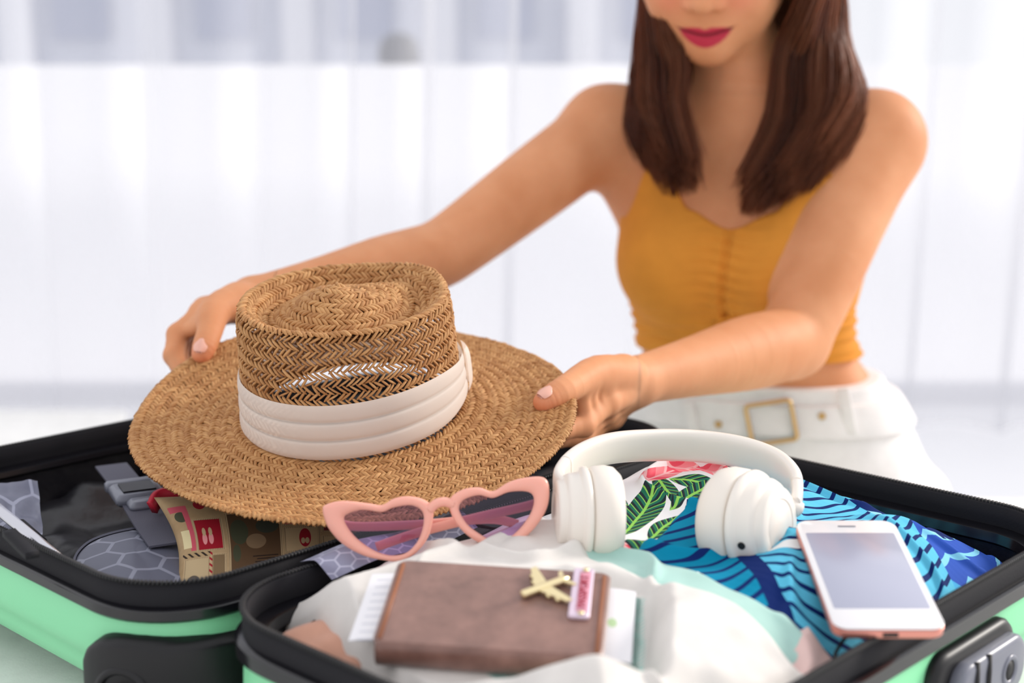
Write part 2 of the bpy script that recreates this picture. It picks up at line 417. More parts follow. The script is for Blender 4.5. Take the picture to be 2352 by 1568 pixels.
zr_R = lambda s, w: DR
zr_L = lambda s, w: 0.097 + 0.002 * min(1, max(0, (-w - 0.02) / 0.36))
WR_ = 0.341
ringR = half('lid', 0.0, 0.542, 0.0, WR_, DR, zr_R, 0.019)
ringL = half('base', -0.022, 0.545, -0.424, -0.020, 0.096, zr_L, 0.016)
# floors of both halves: crumpled black lining cloth
def floor_cloth(s0, s1, w0, w1, z0, a, seed, name):
    n, m = 90, 70; S, W = np.meshgrid(np.linspace(s0, s1, n), np.linspace(w0, w1, m), indexing='ij')
    Zf = z0 + a * (vnoise(S * 16 + seed, W * 16, 1) - 0.3) + a * 0.5 * (vnoise(S * 40, W * 40 + seed, 2) - 0.5)
    e = np.minimum.reduce([S - s0, s1 - S, W - w0, w1 - W]); Zf = Zf + 0.02 * (1 - sstep(0, 0.05, e))
    P = SO + S[..., None] * SB + W[..., None] * SC; P[..., 2] = Zf
    return build(name, P.reshape(-1, 3), grid(n, m), M['black_lining'], case)
floor_cloth(0.03, 0.51, 0.03, 0.315, 0.03, 0.02, 3, 'lining_floor')
floor_cloth(0.0, 0.51, -0.40, -0.05, 0.035, 0.03, 9, 'lining_floor')

# hinge strap between the halves
mb = MB()
v, f = loft([[SW(s, -0.019, 0.062), SW(s, -0.010, 0.056), SW(s, -0.001, 0.062), SW(s, -0.001, 0.066), SW(s, -0.010, 0.060), SW(s, -0.019, 0.066)] for s in np.linspace(0.06, 0.49, 20)], True, True)
build('hinge_strap', v, f, M['black_tape'], case)

# lavender-grey honeycomb divider folded over the hinge rim
hm = mat('honeycomb_cloth', rgb(140, 142, 164), 0.45)
def hexlines(m, scale, c0, c1, width=0.06, axis=(0, 1), kind='UV'):
    tc, q = uvw(m, kind); x, y = q[axis[0]] * scale, q[axis[1]] * scale
    ax = x.pmod(1.0) - 0.5; ay = y.pmod(1.7320508) - 0.8660254
    bx = (x - 0.5).pmod(1.0) - 0.5; by = (y - 0.8660254).pmod(1.7320508) - 0.8660254
    da = ax * ax + ay * ay; db = bx * bx + by * by; sel = da < db
    gx = sel * ax + (1.0 - sel) * bx; gy = sel * ay + (1.0 - sel) * by
    e = 0.5 - (gx.abs() * 0.5 + gy.abs() * 0.8660254).max(gx.abs())
    line = e < width
    color(m, mixc(m.node_tree, line, c0, c1)); bump(m, line, 0.35, 0.001)
hexlines(hm, 70, rgb(128, 130, 154), rgb(166, 168, 190))
n, m_ = 60, 14; S, T = np.meshgrid(np.linspace(0.088, 0.225, n), np.linspace(0, 1, m_), indexing='ij')
ww = -0.009 + 0.034 * T; z_ = 0.106 + 0.006 * np.sin(np.minimum(T * 2.2, 1.6)) - 0.02 * np.maximum(0, T - 0.5) + 0.002 * np.sin(S * 60)
P = SO + S[..., None] * SB + ww[..., None] * SC; P[..., 2] = z_
build('mesh_divider', P.reshape(-1, 3), grid(n, m_), hm, case, uv=np.stack((S, T * 0.05), -1).reshape(-1, 2))

# wheel housing and wheel on the near corner of the base half
hL = HALF['base']; P2, nr = hL['P2'], hL['nr']
sw = np.stack((hL['cs'] + P2[:, 0], hL['cw'] - P2[:, 1]), 1)
def corner_patch(t0, t1, z0, z1, offs, nt_=40, nz=20):
    acc = np.linspace(0, 240, 241); tt = np.linspace(t0, t1, nt_) % 240; i = np.floor(tt).astype(int); f = (tt - i)[:, None]
    q = sw[i] * (1 - f) + sw[(i + 1) % 240] * f; nn = nr[i] * (1 - f) + nr[(i + 1) % 240] * f; nn /= np.linalg.norm(nn, axis=1)[:, None]
    V_ = []
    for a in range(nt_):
        for b in range(nz):
            u, v = a / (nt_ - 1), b / (nz - 1); z = z0 + (z1 - z0) * v
            o = offs(u, v); p = SW(q[a, 0] + nn[a, 0] * o, q[a, 1] - nn[a, 1] * o, z); V_.append(p)
    return np.array(V_), grid(nt_, nz)
# index of the near hinge-side corner (smallest s, largest w)
ic = int(np.argmin(sw[:, 0] * 0.7 - sw[:, 1] * 0.7)); 
def dome(u, v):
    uu_, vv_ = 2 * u - 1, 2 * v - 1
    k = max(0.0, 1 - abs(uu_) ** 4 - max(0.0, vv_ + 0.10 * uu_) ** 4)
    return -0.008 + 0.019 * float(sstep(0, 0.30, k)) + 0.004 * k
v, f = corner_patch(ic - 8, ic + 12, -0.03, 0.070, dome, 60, 40); wh = build('wheel_housing', v, f, M['black_plastic'], case)
c0 = np.array((hL['cs'] + P2[(ic - 3) % 240, 0], hL['cw'] - P2[(ic - 3) % 240, 1])); nn = nr[(ic - 3) % 240]
cen = SW(c0[0] + nn[0] * 0.010, c0[1] - nn[1] * 0.010, 0.031); ax = unit(SB * nn[0] - SC * nn[1]); tx = np.cross((0, 0, 1), ax)
R_ = axes(tx, (0, 0, 1), ax)
v, f = lathe([(0.022, 0.0), (0.0215, 0.004), (0.018, 0.006), (0.016, 0.004), (0.0155, 0.002)], 28, R_, cen, cap=False); build('wheel_socket', v, f, M['black_plastic'], wh)
v, f = lathe([(0.012, -0.002), (0.013, 0.010), (0.011, 0.016), (0.006, 0.018), (0.001, 0.018)], 24, R_, cen + np.array((0, 0, -0.004))); build('wheel', v, f, M['black_plastic'], case)
v, f = lathe([(0.005, 0.0), (0.006, 0.002), (0.005, 0.004), (0.001, 0.0045)], 14, R_, cen + ax * 0.012 + np.array((0, 0, -0.004))); build('axle_cap', v, f, M['black_gloss'], wh)

# combination lock on the outer long side of the lid half
zx = unit(SB); zo = unit(SC); LM = axes(zx, (0, 0, 1), zo)
def lock_plate(hw, hh, dep, s_c, z_c, w0, r, m, parent, name):
    rr = np.array(rrect(hw * 2, hh * 2, r, 8)); loops = []
    for o, z in ((0, 0), (0, dep * 0.75), (dep * 0.12, dep * 0.93), (dep * 0.35, dep)):
        loops.append([SW(s_c, w0, z_c) + LM @ np.array((x * (1 - o / hw), y * (1 - o / hh), z)) for x, y in rr])
    v, f = loft(loops, True, True); return build(name, v, f, m, parent)
lk = lock_plate(0.058, 0.027, 0.016, 0.360, 0.044, WR_ - 0.008, 0.02, M['black_plastic'], case, 'lock_body')
fp = lock_plate(0.048, 0.020, 0.012, 0.368, 0.042, WR_ + 0.005, 0.016, M['grey_plastic'], lk, 'lock_face')
for k, s_ in enumerate((0.340, 0.357)):
    v, f = tube([SW(s_, WR_ + 0.0172, 0.032), SW(s_, WR_ + 0.0172, 0.050), SW(s_ + 0.002, WR_ + 0.0158, 0.0615)], 0.0022, 8); build('slider_slot', v, f, M['dark'], lk)
kc = SW(0.390, WR_ + 0.0145, 0.041)
v, f = lathe([(0.011, 0), (0.011, 0.003), (0.0095, 0.004), (0.007, 0.003), (0.0068, 0.001)], 24, LM, kc, cap=False); build('key_ring', v, f, M['grey_plastic'], lk)
v, f = lathe([(0.007, 0.001), (0.007, 0.0026), (0.001, 0.0028)], 18, LM, kc); build('keyhole', v, f, M['dark'], lk)

# compression strap and its buckle in the base half
A = C(255, 1068, 1.24); B = C(300, 1125, 1.17); D_ = C(345, 1195, 1.09); E_ = C(385, 1250, 1.04)
pts = spline([A, B, D_, E_], 24); tang = unit(E_ - A); sd = unit(np.cross(tang, (0, 0, 1))); nrm = np.cross(sd, tang)
sec = [(-1, -0.06), (1, -0.06), (1, 0.06), (-1, 0.06)]
v, f = tube(pts, 0.0135, section=sec); st = build('compression_strap', v, f, M['webbing'], case, autosmooth=40)
bc = C(312, 1128, 1.155); BM = axes(tang, sd, nrm)
mb = MB()
mb.box(bc + tang * -0.020, (0.012, 0.042, 0.009), BM, 0.002); mb.box(bc + tang * 0.006, (0.040, 0.040, 0.010), BM, 0.003)
mb.box(bc + tang * 0.036, (0.020, 0.026, 0.008), BM, 0.003); mb.out('buckle', M['grey_plastic'], st)
mb = MB(); mb.box(bc + tang * 0.006 + nrm * 0.0055, (0.024, 0.026, 0.002), BM); mb.out('buckle_button', M['black_plastic'], st, smooth=False)
# folded grey lining flap at the far left
n, m_ = 30, 24; S, T = np.meshgrid(np.linspace(0, 1, n), np.linspace(0, 1, m_), indexing='ij')
q00, q10, q01, q11 = C(-60, 1120, 1.16), C(88, 1110, 1.17), C(-60, 1235, 1.05), C(96, 1245, 1.06)
P = ((1 - S) * (1 - T))[..., None] * q00 + (S * (1 - T))[..., None] * q10 + ((1 - S) * T)[..., None] * q01 + (S * T)[..., None] * q11
P = P + np.array((0, -0.5, 0.8)) * (0.014 * (vnoise(S * 3, T * 4, 6) - 0.5) + 0.006 * (vnoise(S * 8, T * 8, 7) - 0.5))[..., None]
fl = mat('flap_cloth', rgb(112, 114, 134), 0.3); hexlines(fl, 28, rgb(100, 102, 122), rgb(150, 152, 172), 0.04)
build('lining_flap', P.reshape(-1, 3), grid(n, m_), fl, case, uv=np.stack((S * 0.06, T * 0.06), -1).reshape(-1, 2))
# zip pull loop on the near rim
v, f = tube(spline([C(20, 1222, 0.985), C(60, 1262, 0.955), C(75, 1275, 0.945)], 10), 0.0045, section=[(-1, -0.5), (1, -0.5), (1, 0.5), (-1, 0.5)]); build('zip_pull', v, f, M['black_tape'], case)
# ------------------------------------------------------------------ clothes packed in the lid half
def H0(s, w):
    e = np.minimum.reduce([s + 0.01, 0.565 - s, w + 0.015, 0.352 - w]) / 0.10
    z = 0.066 + 0.043 * sstep(0, 1, e)
    z = z + 0.026 * np.exp(-(((s - 0.37) / 0.075) ** 2 + ((w - 0.10) / 0.07) ** 2))
    z = z - 0.022 * sstep(0.40, 0.52, s) + 0.022 * np.exp(-(((s - 0.33) / 0.06) ** 2 + ((w - 0.27) / 0.05) ** 2))
    return z
PRESS = []      # what lies on the clothes presses them down: (centre, x axis, y axis, z axis, half x, half y, thickness)
def press(P):
    for c_, ax_, ay_, az_, hx, hy, t in PRESS:
        q = P - c_; x, y = q @ ax_, q @ ay_; zp = (c_[2] - t) - ((q[..., 0] * az_[0] + q[..., 1] * az_[1]) / az_[2])
        m = (1 - sstep(hx, hx + 0.02, np.abs(x))) * (1 - sstep(hy, hy + 0.02, np.abs(y)))
        P[..., 2] = np.where(P[..., 2] > zp, P[..., 2] + (zp - P[..., 2]) * m, P[..., 2])
    return P
def cloth(name, label, cat, s0, s1, w0, w1, off, m, wr=0.004, freq=22, seed=0, n=110, k=90, curl=0.018, cw_=0.014, group=None, warp=None, thick=0.003):
    S, W = np.meshgrid(np.linspace(0, 1, n), np.linspace(0, 1, k), indexing='ij')
    s = s0 + (s1 - s0) * S; w = w0 + (w1 - w0) * W
    if warp: s, w = warp(s, w, S, W)
    e = np.minimum.reduce([S * (s1 - s0), (1 - S) * (s1 - s0), W * (w1 - w0), (1 - W) * (w1 - w0)])
    # the layers lie on each other, so they share the large folds; each adds fine creases of its own
    z = H0(s, w) + off + 0.008 * (vnoise(s * 19 + 3, w * 19 + 6, 3) - 0.5) + 0.004 * (vnoise(s * 44, w * 40 + 5, 4) - 0.5) + 0.006 * np.exp(-(np.abs(vnoise(s * 17 + 10, w * 17 + 3, 5) - 0.5) / 0.05) ** 2)
    z = z + wr * 0.35 * (vnoise(s * freq * 3 + seed, w * freq * 3 + seed * 2, seed) - 0.5)
    z = z - curl * (1 - np.sqrt(np.clip(e / cw_, 0, 1)))
    P = SO + s[..., None] * SB + w[..., None] * SC; P[..., 2] = z
    P = press(P)
    return top(name, P.reshape(-1, 3), grid(n, k), m, label, cat, group, uv=np.stack((s, w), -1).reshape(-1, 2))

# --- planes of the passport holder and the phone that lie on the clothes
FL, FR, NR, NL = C(902, 1278, 0.885), C(1398, 1318, 0.870), C(1393, 1505, 0.795), C(868, 1478, 0.808)
wx = unit((FR - FL) + (NR - NL)); wy = unit((FL - NL) + (FR - NR)); wz = unit(np.cross(wx, wy)); wy = np.cross(wz, wx); WM = axes(wx, wy, wz)
WC = (FL + FR + NL + NR) / 4; WWd = 0.5 * (np.linalg.norm(FR - FL) + np.linalg.norm(NR - NL)); WH = 0.5 * (np.linalg.norm(FL - NL) + np.linalg.norm(FR - NR))
WT = 0.017
TL, TR, BR, BL = C(1853, 1195, 0.952), C(2083, 1195, 0.952), C(2143, 1442, 0.834), C(1884, 1442, 0.834)
fx = unit((TR - TL) + (BR - BL)); fy = unit((TL - BL) + (TR - BR)); fz_ = unit(np.cross(fx, fy)); fy = np.cross(fz_, fx)
FC = (TL + TR + BL + BR) / 4; fw = 0.5 * (np.linalg.norm(TR - TL) + np.linalg.norm(BR - BL)); fh = 0.5 * (np.linalg.norm(TL - BL) + np.linalg.norm(TR - BR))
PRESS += [(WC, wx, wy, wz, WWd / 2 + 0.02, WH / 2 + 0.004, WT + 0.001), (FC, fx, fy, fz_, fw / 2, fh / 2, 0.0085)]
# --- prints
tm = mat('tropical_print', None, 0.6, spec=0.3); nt = tm.node_tree; tc, (u, v, _) = uvw(tm)
c = rgb(247, 244, 245)
def leaf(m, c, cx, cy, ang, L, Wd, c_dark, c_mid, c_light, per=0.008):
    nt = m.node_tree; tc, (u, v, _) = uvw(m); a, b = leaf_frame(u, v, cx, cy, ang)
    x = a / L; inside = ((b.abs() / Wd) + x * x) < 1.0
    phs = ((a - b.abs() * 1.2 + (b * b) * 14.0) / per).frac(); st = phs < 0.42; lt = (phs > 0.86)
    col_ = mixc(nt, st, c_mid, c_dark); col_ = mixc(nt, lt, col_, c_light); col_ = mixc(nt, b.abs() < 0.0012, col_, c_light)
    return mixc(nt, inside, c, col_)
dg, mg, lg = rgb(14, 34, 44), rgb(12, 110, 84), rgb(150, 214, 92)
def sw_at(px, py, z):
    a = C(px, py, 1.0) - np.array((0, 0, CAMZ)); p = a * ((z - CAMZ) / a[2]) + np.array((0, 0, CAMZ)) - SO; return float(p @ SB), float(p @ SC)
def span(c, p, q, wd, cols, per, m=None):
    a, b = np.array(sw_at(*p, 0.128)), np.array(sw_at(*q, 0.128)); mid_ = (a + b) / 2; d = b - a
    return leaf(m or tm, c, mid_[0], mid_[1], math.degrees(math.atan2(d[1], d[0])), float(np.linalg.norm(d)) / 2, wd, *cols, per)
for p, q, wd in (((1398, 1112), (1424, 1175), 0.011), ((1425, 1190), (1530, 1108), 0.013), ((1500, 1098), (1560, 1150), 0.008), ((1535, 1108), (1672, 1126), 0.010), ((1538, 1152), (1650, 1112), 0.010), ((1452, 1245), (1505, 1195), 0.014), ((1490, 1196), (1560, 1160), 0.009), ((1680, 1080), (1720, 1100), 0.008), ((1290, 1180), (1340, 1120), 0.01)):
    c = span(c, p, q, wd, (dg, mg, lg), 0.0068)
cr, cp, cl = rgb(240, 84, 104), rgb(250, 138, 146), rgb(255, 196, 196)
for p, q, wd in (((1466, 1112), (1590, 1084), 0.009), ((1530, 1086), (1625, 1098), 0.008), ((1590, 1090), (1690, 1112), 0.007), ((1398, 1200), (1460, 1232), 0.003), ((1400, 1232), (1436, 1268), 0.002), ((1230, 1225), (1262, 1200), 0.004)):
    c = span(c, p, q, wd, (cr, cp, cl), 0.02)
color(tm, c); bump(tm, noise(tm, 1500, 1), 0.1, 0.0004)

bm2 = mat('palm_print', None, 0.8, spec=0.12); nt = bm2.node_tree
navy, teal, cyan, wht = rgb(8, 36, 98), rgb(0, 132, 168), rgb(92, 188, 220), rgb(238, 240, 240)
def palm(c, cx, cy, ang, L, Wd, ca, cb, per, curve=7.0):
    tc, (u, v, _) = uvw(bm2); a, b = leaf_frame(u, v, cx, cy, ang); nb = b.abs()
    inside = ((nb / Wd) + (a / L) * (a / L)) < 1.0
    st = ((a - nb * 0.9 + (b * b) * curve) / per).frac() < 0.30
    base = mixc(nt, b > 0.0, ca, cb); col_ = mixc(nt, st, base, navy); col_ = mixc(nt, nb < 0.006, col_, navy)
    return mixc(nt, inside, c, col_)
c = rgb(58, 100, 190)
def ribs(c, cx, cy, ang, L, Wd, base, line, per, curve):
    tc, (u, v, _) = uvw(bm2); a, b = leaf_frame(u, v, cx, cy, ang); inside = ((b.abs() / Wd) + (a / L) * (a / L)) < 1.0
    return mixc(nt, inside, c, mixc(nt, ((a - b.abs() * 0.7 + (b * b) * curve) / per).frac() < 0.22, base, line))
c = ribs(c, 0.43, 0.27, 100, 0.16, 0.12, rgb(48, 86, 180), rgb(132, 205, 232), 0.020, 11.0)
c = palm(c, 0.43, 0.185, 60, 0.10, 0.07, cyan, rgb(150, 212, 236), 0.020, 8)
c = palm(c, 0.355, 0.335, 40, 0.11, 0.05, rgb(74, 170, 220), cyan, 0.018, 8)
c = palm(c, 0.285, 0.212, 128, 0.24, 0.15, cyan, teal, 0.0150, 8.0)
tc, (u, v, _) = uvw(bm2)
for cx, cy, ang in ((sw_at(1595, 1340, 0.115) + (150,)), (sw_at(1825, 1270, 0.118) + (35,))):
    a, b = leaf_frame(u, v, cx, cy, ang); c = mixc(nt, ((b.abs() / 0.006) + (a / 0.02) * (a / 0.02)) < 1.0, c, wht)
color(bm2, c); bump(bm2, ((u * 900.0).sin()), 0.12, 0.0004)

cloth('floral_shirt', 'white shirt printed with green leaves and red flowers under the white headphones', 'shirt', 0.20, 0.412, 0.02, 0.182, 0.002, tm, 0.006, 20, 3, n=150, k=120)
cloth('palm_swimsuit', 'blue and teal palm leaf print garment under the phone and headphones', 'clothing', 0.175, 0.465, 0.148, 0.331, 0.0045, bm2, 0.0045, 13, 1, n=150, k=130,
      warp=lambda s, w, S, W: (s, w + 0.008 * np.sin(S * 9.0) * (1 - W) - 0.035 * S * S * (1 - W)))
cloth('blue_garment', 'folded blue garment tucked into the right corner of the suitcase', 'clothing', 0.43, 0.510, 0.24, 0.331, 0.004, bm2, 0.006, 26, 4, n=60, k=60)
cloth('mint_top', 'pale mint cloth showing as a strip along the edge of the white cloth', 'clothing', 0.06, 0.236, 0.125, 0.322, 0.0085, M['mint_fabric'], 0.003, 18, 5)
cloth('pink_garment', 'pale pink garment beside the lower end of the phone', 'clothing', 0.15, 0.245, 0.288, 0.331, 0.0085, M['pink_fabric'], 0.004, 25, 2, n=70, k=50)
cloth('white_cloth', 'white textured cloth heaped under the brown passport holder', 'clothing', 0.055, 0.218, -0.002, 0.328, 0.0135, M['white_fabric'], 0.0110, 22, 6, n=170, k=170, curl=0.022, cw_=0.014,
      warp=lambda s, w, S, W: (s + 0.012 * np.sin(W * 9) * S + 0.024 * S * np.exp(-((W - 0.3) / 0.25) ** 2) - 0.020 * S * W - 0.034 * (1 - S) * sstep(0.12, 0.45, W), w))
# blush roll at the near hinge corner
rc = SW(0.048, 0.020, 0.068)
def roll(r, turns=1.8, L=0.15):
    n = 60; loops = []
    for t in np.linspace(0, L, 26):
        fac = 1 + 0.08 * math.sin(t * 70) + 0.05 * math.sin(t * 160 + 1); lp_o = []; lp_i = []
        for i in range(n):
            a = 2 * math.pi * turns * i / (n - 1); rr = r * (0.34 + 0.66 * i / (n - 1)) * fac * (1 + 0.05 * math.sin(3 * a + t * 46) + 0.03 * math.sin(5 * a - t * 90)); sl_ = (1 - t / L) * 0.034 * (0.5 + 0.5 * math.sin(a + 0.6))
            p = lambda q: rc + SC * (t + sl_ + 0.004 * math.sin(a * 1.3)) + SB * (q * math.cos(a + 0.6) * 1.1) + np.array((0, 0, q * math.sin(a + 0.6) * 0.95))
            lp_o.append(p(rr)); lp_i.append(p(rr - 0.0035))
        loops.append(lp_o + lp_i[::-1])
    return loft(loops, True, True)
v, f = roll(0.031)
top('rolled_garment', v, f, M['blush_fabric'], 'rolled blush pink garment in the near corner beside the hinge', 'clothing')

# ------------------------------------------------------------------ things in the base half
# retro stamp print pouch with a red zip
pm = mat('stamp_print', None, 0.75, spec=0.25); nt = pm.node_tree; tc, (u, v, _) = uvw(pm)
cream, tan_, brown, olive, red, pink, blk = rgb(196, 168, 128), rgb(150, 120, 82), rgb(92, 68, 46), rgb(72, 74, 54), rgb(160, 18, 38), rgb(200, 84, 98), rgb(40, 27, 22)  # print colours darkened, the pouch's shade put into them
c = mixc(nt, noise(pm, 60, 4), tan_, cream)
def rect(c, x0, x1, y0, y1, col_, extra=None):
    k = (u > x0) * (u < x1) * (v > y0) * (v < y1)
    if extra is not None: k = k * extra
    return mixc(nt, k, c, col_)
def disc(c, x, y, rx, ry, col_):
    a, b = (u - x) / rx, (v - y) / ry; return mixc(nt, (a * a + b * b) < 1.0, c, col_)
def stamp(c, x0, x1, y0, y1, col_):
    dots = (((u * 110.0).frac() < 0.5) * ((v * 110.0).frac() < 0.5))
    c = rect(c, x0 - 0.012, x1 + 0.012, y0 - 0.014, y1 + 0.014, cream); c = rect(c, x0 - 0.010, x1 + 0.010, y0 - 0.012, y1 + 0.012, blk, dots); return rect(c, x0, x1, y0, y1, col_)
c = stamp(c, 0.14, 0.27, 0.42, 0.70, red); c = stamp(c, 0.31, 0.56, 0.20, 0.74, brown); c = stamp(c, 0.59, 0.74, 0.60, 0.80, pink); c = stamp(c, 0.59, 0.74, 0.34, 0.56, cream)
c = stamp(c, 0.77, 0.98, 0.52, 0.80, rgb(122, 36, 44)); c = stamp(c, 0.77, 0.98, 0.24, 0.46, cream); c = stamp(c, 0.36, 0.55, 0.80, 0.98, red); c = stamp(c, 0.59, 0.98, 0.02, 0.2, rgb(120, 66, 40))
c = stamp(c, 0.31, 0.56, 0.0, 0.14, rgb(104, 52, 30)); c = stamp(c, 0.06, 0.19, 0.06, 0.34, rgb(190, 166, 128)); c = stamp(c, 0.215, 0.275, 0.06, 0.36, rgb(128, 104, 74))
for x in (0.178, 0.212): c = disc(c, x, 0.52, 0.013, 0.055, rgb(232, 150, 150)); c = disc(c, x, 0.585, 0.010, 0.04, cream)
c = disc(c, 0.36, 0.56, 0.045, 0.12, olive); c = disc(c, 0.50, 0.60, 0.055, 0.07, rgb(66, 68, 56)); c = disc(c, 0.44, 0.46, 0.05, 0.07, rgb(138, 112, 84)); c = disc(c, 0.34, 0.36, 0.02, 0.08, olive)
c = disc(c, 0.68, 0.46, 0.028, 0.09, red); c = disc(c, 0.67, 0.43, 0.010, 0.03, cream); c = disc(c, 0.69, 0.43, 0.010, 0.03, cream)
c = disc(c, 0.11, 0.14, 0.04, 0.06, rgb(92, 82, 72)); c = disc(c, 0.235, 0.12, 0.022, 0.05, rgb(84, 60, 44)); c = disc(c, 0.19, 0.86, 0.028, 0.05, red); c = disc(c, 0.08, 0.75, 0.035, 0.05, olive)
for k in range(4): c = rect(c, 0.42 + 0.01 * (k % 3), 0.545, 0.235 + 0.026 * k, 0.245 + 0.026 * k, blk)
for k in range(8): c = rect(c, 0.78 + 0.024 * k, 0.793 + 0.024 * k, 0.56, 0.72 + 0.01 * (k % 3), (cream, red, olive, blk)[k % 4])
for k in range(3): c = rect(c, 0.79, 0.96, 0.27 + 0.05 * k, 0.29 + 0.05 * k, blk)
diag = ((u * 26.0 + v * 18.0).frac() < 0.4)
c = rect(c, 0.195, 0.212, 0.02, 0.40, red, diag); c = rect(c, 0.04, 0.20, 0.36, 0.40, blk, diag)
c = rect(c, 0.095, 0.125, 0.42, 0.86, pink); c = rect(c, 0.03, 0.125, 0.80, 0.86, pink); c = rect(c, 0.05, 0.10, 0.45, 0.62, rgb(222, 206, 160))
color(pm, c); bump(pm, noise(pm, 1200, 1), 0.15, 0.0004)
pouch = thing('stamp_pouch', 'zip pouch in beige and red postage stamp print under the hat brim', 'pouch', tuple(C(590, 1300, 1.03) * (1, 1, 0) + np.array((0, 0, 0.045))))
n, k = 70, 44; S, T = np.meshgrid(np.linspace(0, 1, n), np.linspace(0, 1, k), indexing='ij')
tl, tr_, bl_, br_ = C(352, 1142, 1.085), C(860, 1125, 1.12), C(392, 1390, 0.985), C(860, 1345, 1.01)
def pouch_face(sgn):
    P = ((1 - S) * T)[..., None] * tl + (S * T)[..., None] * tr_ + ((1 - S) * (1 - T))[..., None] * bl_ + (S * (1 - T))[..., None] * br_
    bul = np.clip((1 - (2 * S - 1) ** 6) * (1 - (2 * T - 1) ** 4), 0, 1) ** 0.6
    P[..., 0] += 0.012 * (1 - S) ** 3 * np.sin(T * 3.1) * 1.0
    P = P + np.array((0, -0.62, 0.42)) * (sgn * 0.022 * bul + sgn * 0.004 * bul * (vnoise(S * 6, T * 5, 3) - 0.5))[..., None]
    return P
a_ = pouch_face(1).reshape(-1, 3); b_ = pouch_face(-1).reshape(-1, 3); g_ = grid(n, k)
build('body', np.concatenate((a_, b_)), np.concatenate((g_, g_[:, ::-1] + n * k)), pm, pouch, uv=np.tile(np.stack((S, T), -1).reshape(-1, 2), (2, 1)))
zm = mat('red_zip', rgb(196, 22, 50), 0.6); v, f = tube(spline([C(350, 1168, 1.095), C(372, 1142, 1.103), C(440, 1137, 1.107), C(560, 1142, 1.115), C(860, 1122, 1.132)], 40), 0.0042, section=[(-0.6, -1.2), (0.6, -1.2), (0.6, 1.6), (-0.6, 1.6)])
build('zipper', v, f, zm, pouch)

# grey honeycomb travel pouch
hp = mat('grey_honeycomb', None, 0.5); hexlines(hp, 34, rgb(92, 94, 110), rgb(134, 136, 152), 0.05)
gp = thing('honeycomb_pouch', 'dark grey travel pouch with hexagon pattern in the near corner of the base half', 'pouch', tuple(C(300, 1330, 0.99) * (1, 1, 0) + np.array((0, 0, 0.05))))
out2 = spline([C(168, 1300, 1.03), C(205, 1255, 1.065), C(290, 1228, 1.085), C(380, 1222, 1.10), C(440, 1245, 1.08), C(440, 1330, 1.01), C(380, 1372, 0.98), C(290, 1362, 0.975), C(205, 1330, 1.0)], 90, True)
cen = out2.mean(0); loops = []; uvs = []
for fr, dz in ((1.0, -0.025), (1.0, 0.0), (0.97, 0.003), (0.9, 0.005), (0.7, 0.007), (0.45, 0.009), (0.2, 0.010), (0.02, 0.010)):
    L = cen + (out2 - cen) * fr + np.array((0, 0, dz)); loops.append(L); uvs.append(L[:, :2])
v, f = loft([list(L) for L in loops], True, True); build('body', v, f, hp, gp, uv=np.concatenate(uvs))
v, f = loft([list(cen + (out2 - cen) * a + np.array((0, 0, b))) for a, b in ((1.02, -0.004), (1.025, 0.002), (0.985, 0.0055), (0.955, 0.0045))]); build('binding', v, f, M['webbing'], gp)
# slim silver rod with a black sleeve along the near rim
rod = thing('silver_rod', 'slim silver rod with a black sleeve along the left rim of the suitcase', 'rod', tuple(C(80, 1245, 1.0)))
v, f = tube([C(-90, 1098, 1.06), C(150, 1296, 0.985)], 0.0042, 12); build('tube', v, f, M['steel'], rod)
v, f = tube([C(44, 1208, 1.022), C(92, 1250, 1.005)], 0.0058, 12); build('sleeve', v, f, M['black_tape'], rod)

# ------------------------------------------------------------------ passport holder and tickets
lm = mat('brown_leather', None, 0.42, spec=0.8, Sheen_Weight=0.25); c = ramp(lm, noise(lm, 40, 6, 0.65), rgb(104, 64, 50), rgb(150, 106, 92), 0.3, 0.72); color(lm, c); bump(lm, noise(lm, 500, 4), 0.25, 0.0006)
wal = thing('passport_holder', 'brown leather passport holder with a gold aeroplane charm on the white cloth', 'wallet', tuple(WC - wz * WT))
wl = lambda x, y, z: WC + WM @ np.array((x, y, z))
def slab(w, h, z0, z1, r, cx=0, cy=0, bev=0.0012):
    rr = np.array(rrect(w, h, r, 6)); loops = []
    for z, o in ((z0, bev), (z0 + bev, 0), (z1 - bev, 0), (z1, bev)): loops.append([wl(cx + x * (1 - 2 * o / w), cy + y * (1 - 2 * o / h), z) for x, y in rr])
    return loft(loops, True, True)
v, f = slab(WWd, WH, -0.0028, 0.0, 0.006); build('front_cover', v, f, lm, wal, autosmooth=35)
v, f = slab(WWd, WH, -WT, -WT + 0.0028, 0.006); build('back_cover', v, f, lm, wal, autosmooth=35)
sp = []
for x in np.linspace(-WWd / 2 + 0.002, WWd / 2 - 0.002, 24):
    sp.append([wl(x, -WH / 2 + 0.006 - r * math.cos(a) * 0.55 - 0.004, -WT / 2 + r * math.sin(a)) for r, rng in ((WT / 2, np.linspace(-1.5, 1.5, 12)), (WT / 2 - 0.002, np.linspace(1.5, -1.5, 12))) for a in rng])
v, f = loft(sp, True, True); build('spine', v, f, lm, wal)
v, f = slab(WWd - 0.012, WH - 0.008, -WT + 0.0032, -0.0034, 0.004, 0, 0.001); build('pages', v, f, M['paper'], wal, autosmooth=35)
ed = mat('leather_edge', rgb(150, 92, 60), 0.5)
for x in (-WWd / 2 + 0.004, WWd / 2 - 0.004):
    v, f = tube([wl(x, -WH / 2 + 0.003, 0.0004), wl(x, WH / 2 - 0.006, 0.0004)], 0.0013, 6); build('edge_stitching', v, f, ed, wal)
